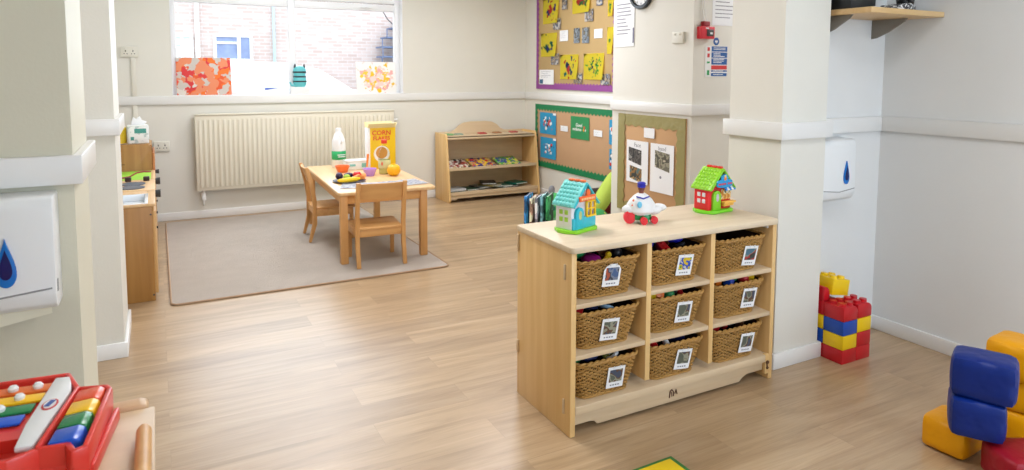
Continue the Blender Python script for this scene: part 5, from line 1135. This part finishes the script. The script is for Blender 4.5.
# ------------------------------------------------------------------ wooden trolley with the xylophone toy, near left
TZ = .75
tr = thing('wooden_trolley', 'pale wooden play table with round side rails under the xylophone toy', 'table', (-.62, 1.08, 0))
g = G(); g.box(0, .592, 0, .575, TZ-.018, TZ, .003); obj('top_panel', g, M_PALE, tr)
for x in (.012, .548):
    for y in (.012, .533):
        g = G(); g.box(x, x+.032, y, y+.03, 0, TZ-.018, .004); obj('leg', g, M_PALE, tr)
g = G(); g.box(.05, .55, .02, .04, TZ-.08, TZ-.018, .002).box(.05, .55, .53, .55, TZ-.08, TZ-.018, .002).box(.555, .575, .04, .53, TZ-.08, TZ-.018, .002).box(.015, .035, .04, .53, TZ-.08, TZ-.018, .002); obj('apron', g, M_PALE, tr)
g = G(); g.tube([(.573, -.0, TZ+.016), (.573, .43, TZ+.016), (.573, .445, TZ+.016)], [.0145, .0145, .010], 16); obj('side_rail', g, M_BEE, tr)
g = G(); g.prism([(.3, -.0), (.575, 0), (.59, .008), (.592, .02), (.588, .03), (.575, .034), (.3, .034)], .580, .618, 'y', .004, Matrix.Translation((-.012, 0, TZ-.026))); obj('end_rail', g, wood('pale_end_rail', (206, 170, 130), (216, 182, 142), 'X'), tr)
xy = thing('toy_xylophone', 'red toy xylophone piano with rainbow bars and keys on the wooden table', 'toy xylophone', (-.178, 1.60, TZ), math.radians(-8))
M_XR = plain('xylophone_red', (222, 60, 50), .3, .02)
hz = .07
outer = [(-.34, .09), (-.20, .15), (-.040, .155), (.0, .068), (.056, .06), (.066, .04), (.074, -.20), (.05, -.212), (.036, -.182), (-.01, -.182), (-.05, -.21), (-.36, -.21)]
g = G(); g.prism(outer, 0, .035, 'z', .006)
def wall_run(pts, zt, th=.011):
    for (a, b_) in zip(pts, pts[1:]):
        d = Vector((b_[0]-a[0], b_[1]-a[1], 0)); L_ = d.length; T = Matrix.Translation((a[0], a[1], 0)) @ Matrix.Rotation(math.atan2(d.y, d.x), 4, 'Z'); g.box(-th*.4, L_+th*.4, -th/2, th/2, .02, zt, .004, T)
wall_run([(-.335, .086), (-.20, .145), (-.042, .15), (-.003, .064), (.052, .056), (.062, .038), (.069, -.196)], .072)
wall_run([(.069, -.196), (.052, -.206), (.036, -.176), (-.01, -.176), (-.05, -.204), (-.35, -.204)], .07)
wall_run([(-.003, .064), (-.010, -.178)], .075, .009)
g.box(.069, .080, -.19, .036, 0, .028, .004); obj('tray_body', g, M_XR, xy)
KC = [((232, 84, 44), 'orange'), ((250, 196, 20), 'yellow'), ((24, 128, 70), 'green'), ((24, 88, 200), 'blue')]
for i, (cc, nm) in enumerate(KC):
    y1 = .048-i*.056; g = G()
    g.prism([(.003, .03), (.054, .03), (.058, .05), (.053, .070), (.042, .076), (.003, .072)], y1-.053, y1, 'y', .003); obj('piano_key', g, plain('key_'+nm, cc, .25, .01), xy)
    y1 = .118-i*.047; g = G(); g.box(-.27, -.058-i*.005, y1-.036, y1, .062, .068, .002); b_ = obj('xylophone_bar', g, plain('bar_'+nm, cc if i else (226, 110, 40), .4), xy)
    for x in (-.085-i*.020, -.130-i*.020):
        g = G(); g.lathe([(0, .068), (.009, .068), (.010, .074), (.006, .079), (0, .080)], (x, y1-.018, 0), 16); obj('bar_peg', g, M_WHITE, b_)
g = G(); g.box(-.30, -.05, -.11, .12, .035, .06); obj('bar_bed', g, M_XR, xy)
g = G(); g.prism([(-.062, .135), (-.030, .132), (-.013, .055), (-.020, -.168), (-.050, -.168), (-.058, -.08)], .06, .072, 'z', .004); st = obj('white_panel', g, M_DISP, xy)
def disc(r1, r2, z, cx_, cy_, mat, nm, par): g = G(); g.cyl((0, 0, 0), (0, 0, .0012), 1, seg=24); [setattr(v, 'co', Vector((cx_+v.co.x*r1, cy_+v.co.y*r2, z+v.co.z))) for v in g.b.verts]; return obj(nm, g, mat, par)
disc(.014, .024, .0721, -.036, -.005, plain('badge_red', (206, 60, 60), .4), 'badge_ring', st)
disc(.0105, .019, .0735, -.036, -.005, M_WHITE, 'badge', st)
g = G(); g.box(-.005, .005, -.013, .013, 0, .0012, 0, Matrix.Translation((-.036, -.005, .0748)) @ Matrix.Rotation(-.25, 4, 'Z')); obj('badge_mark', g, plain('badge_blue', (50, 84, 160), .4), st)
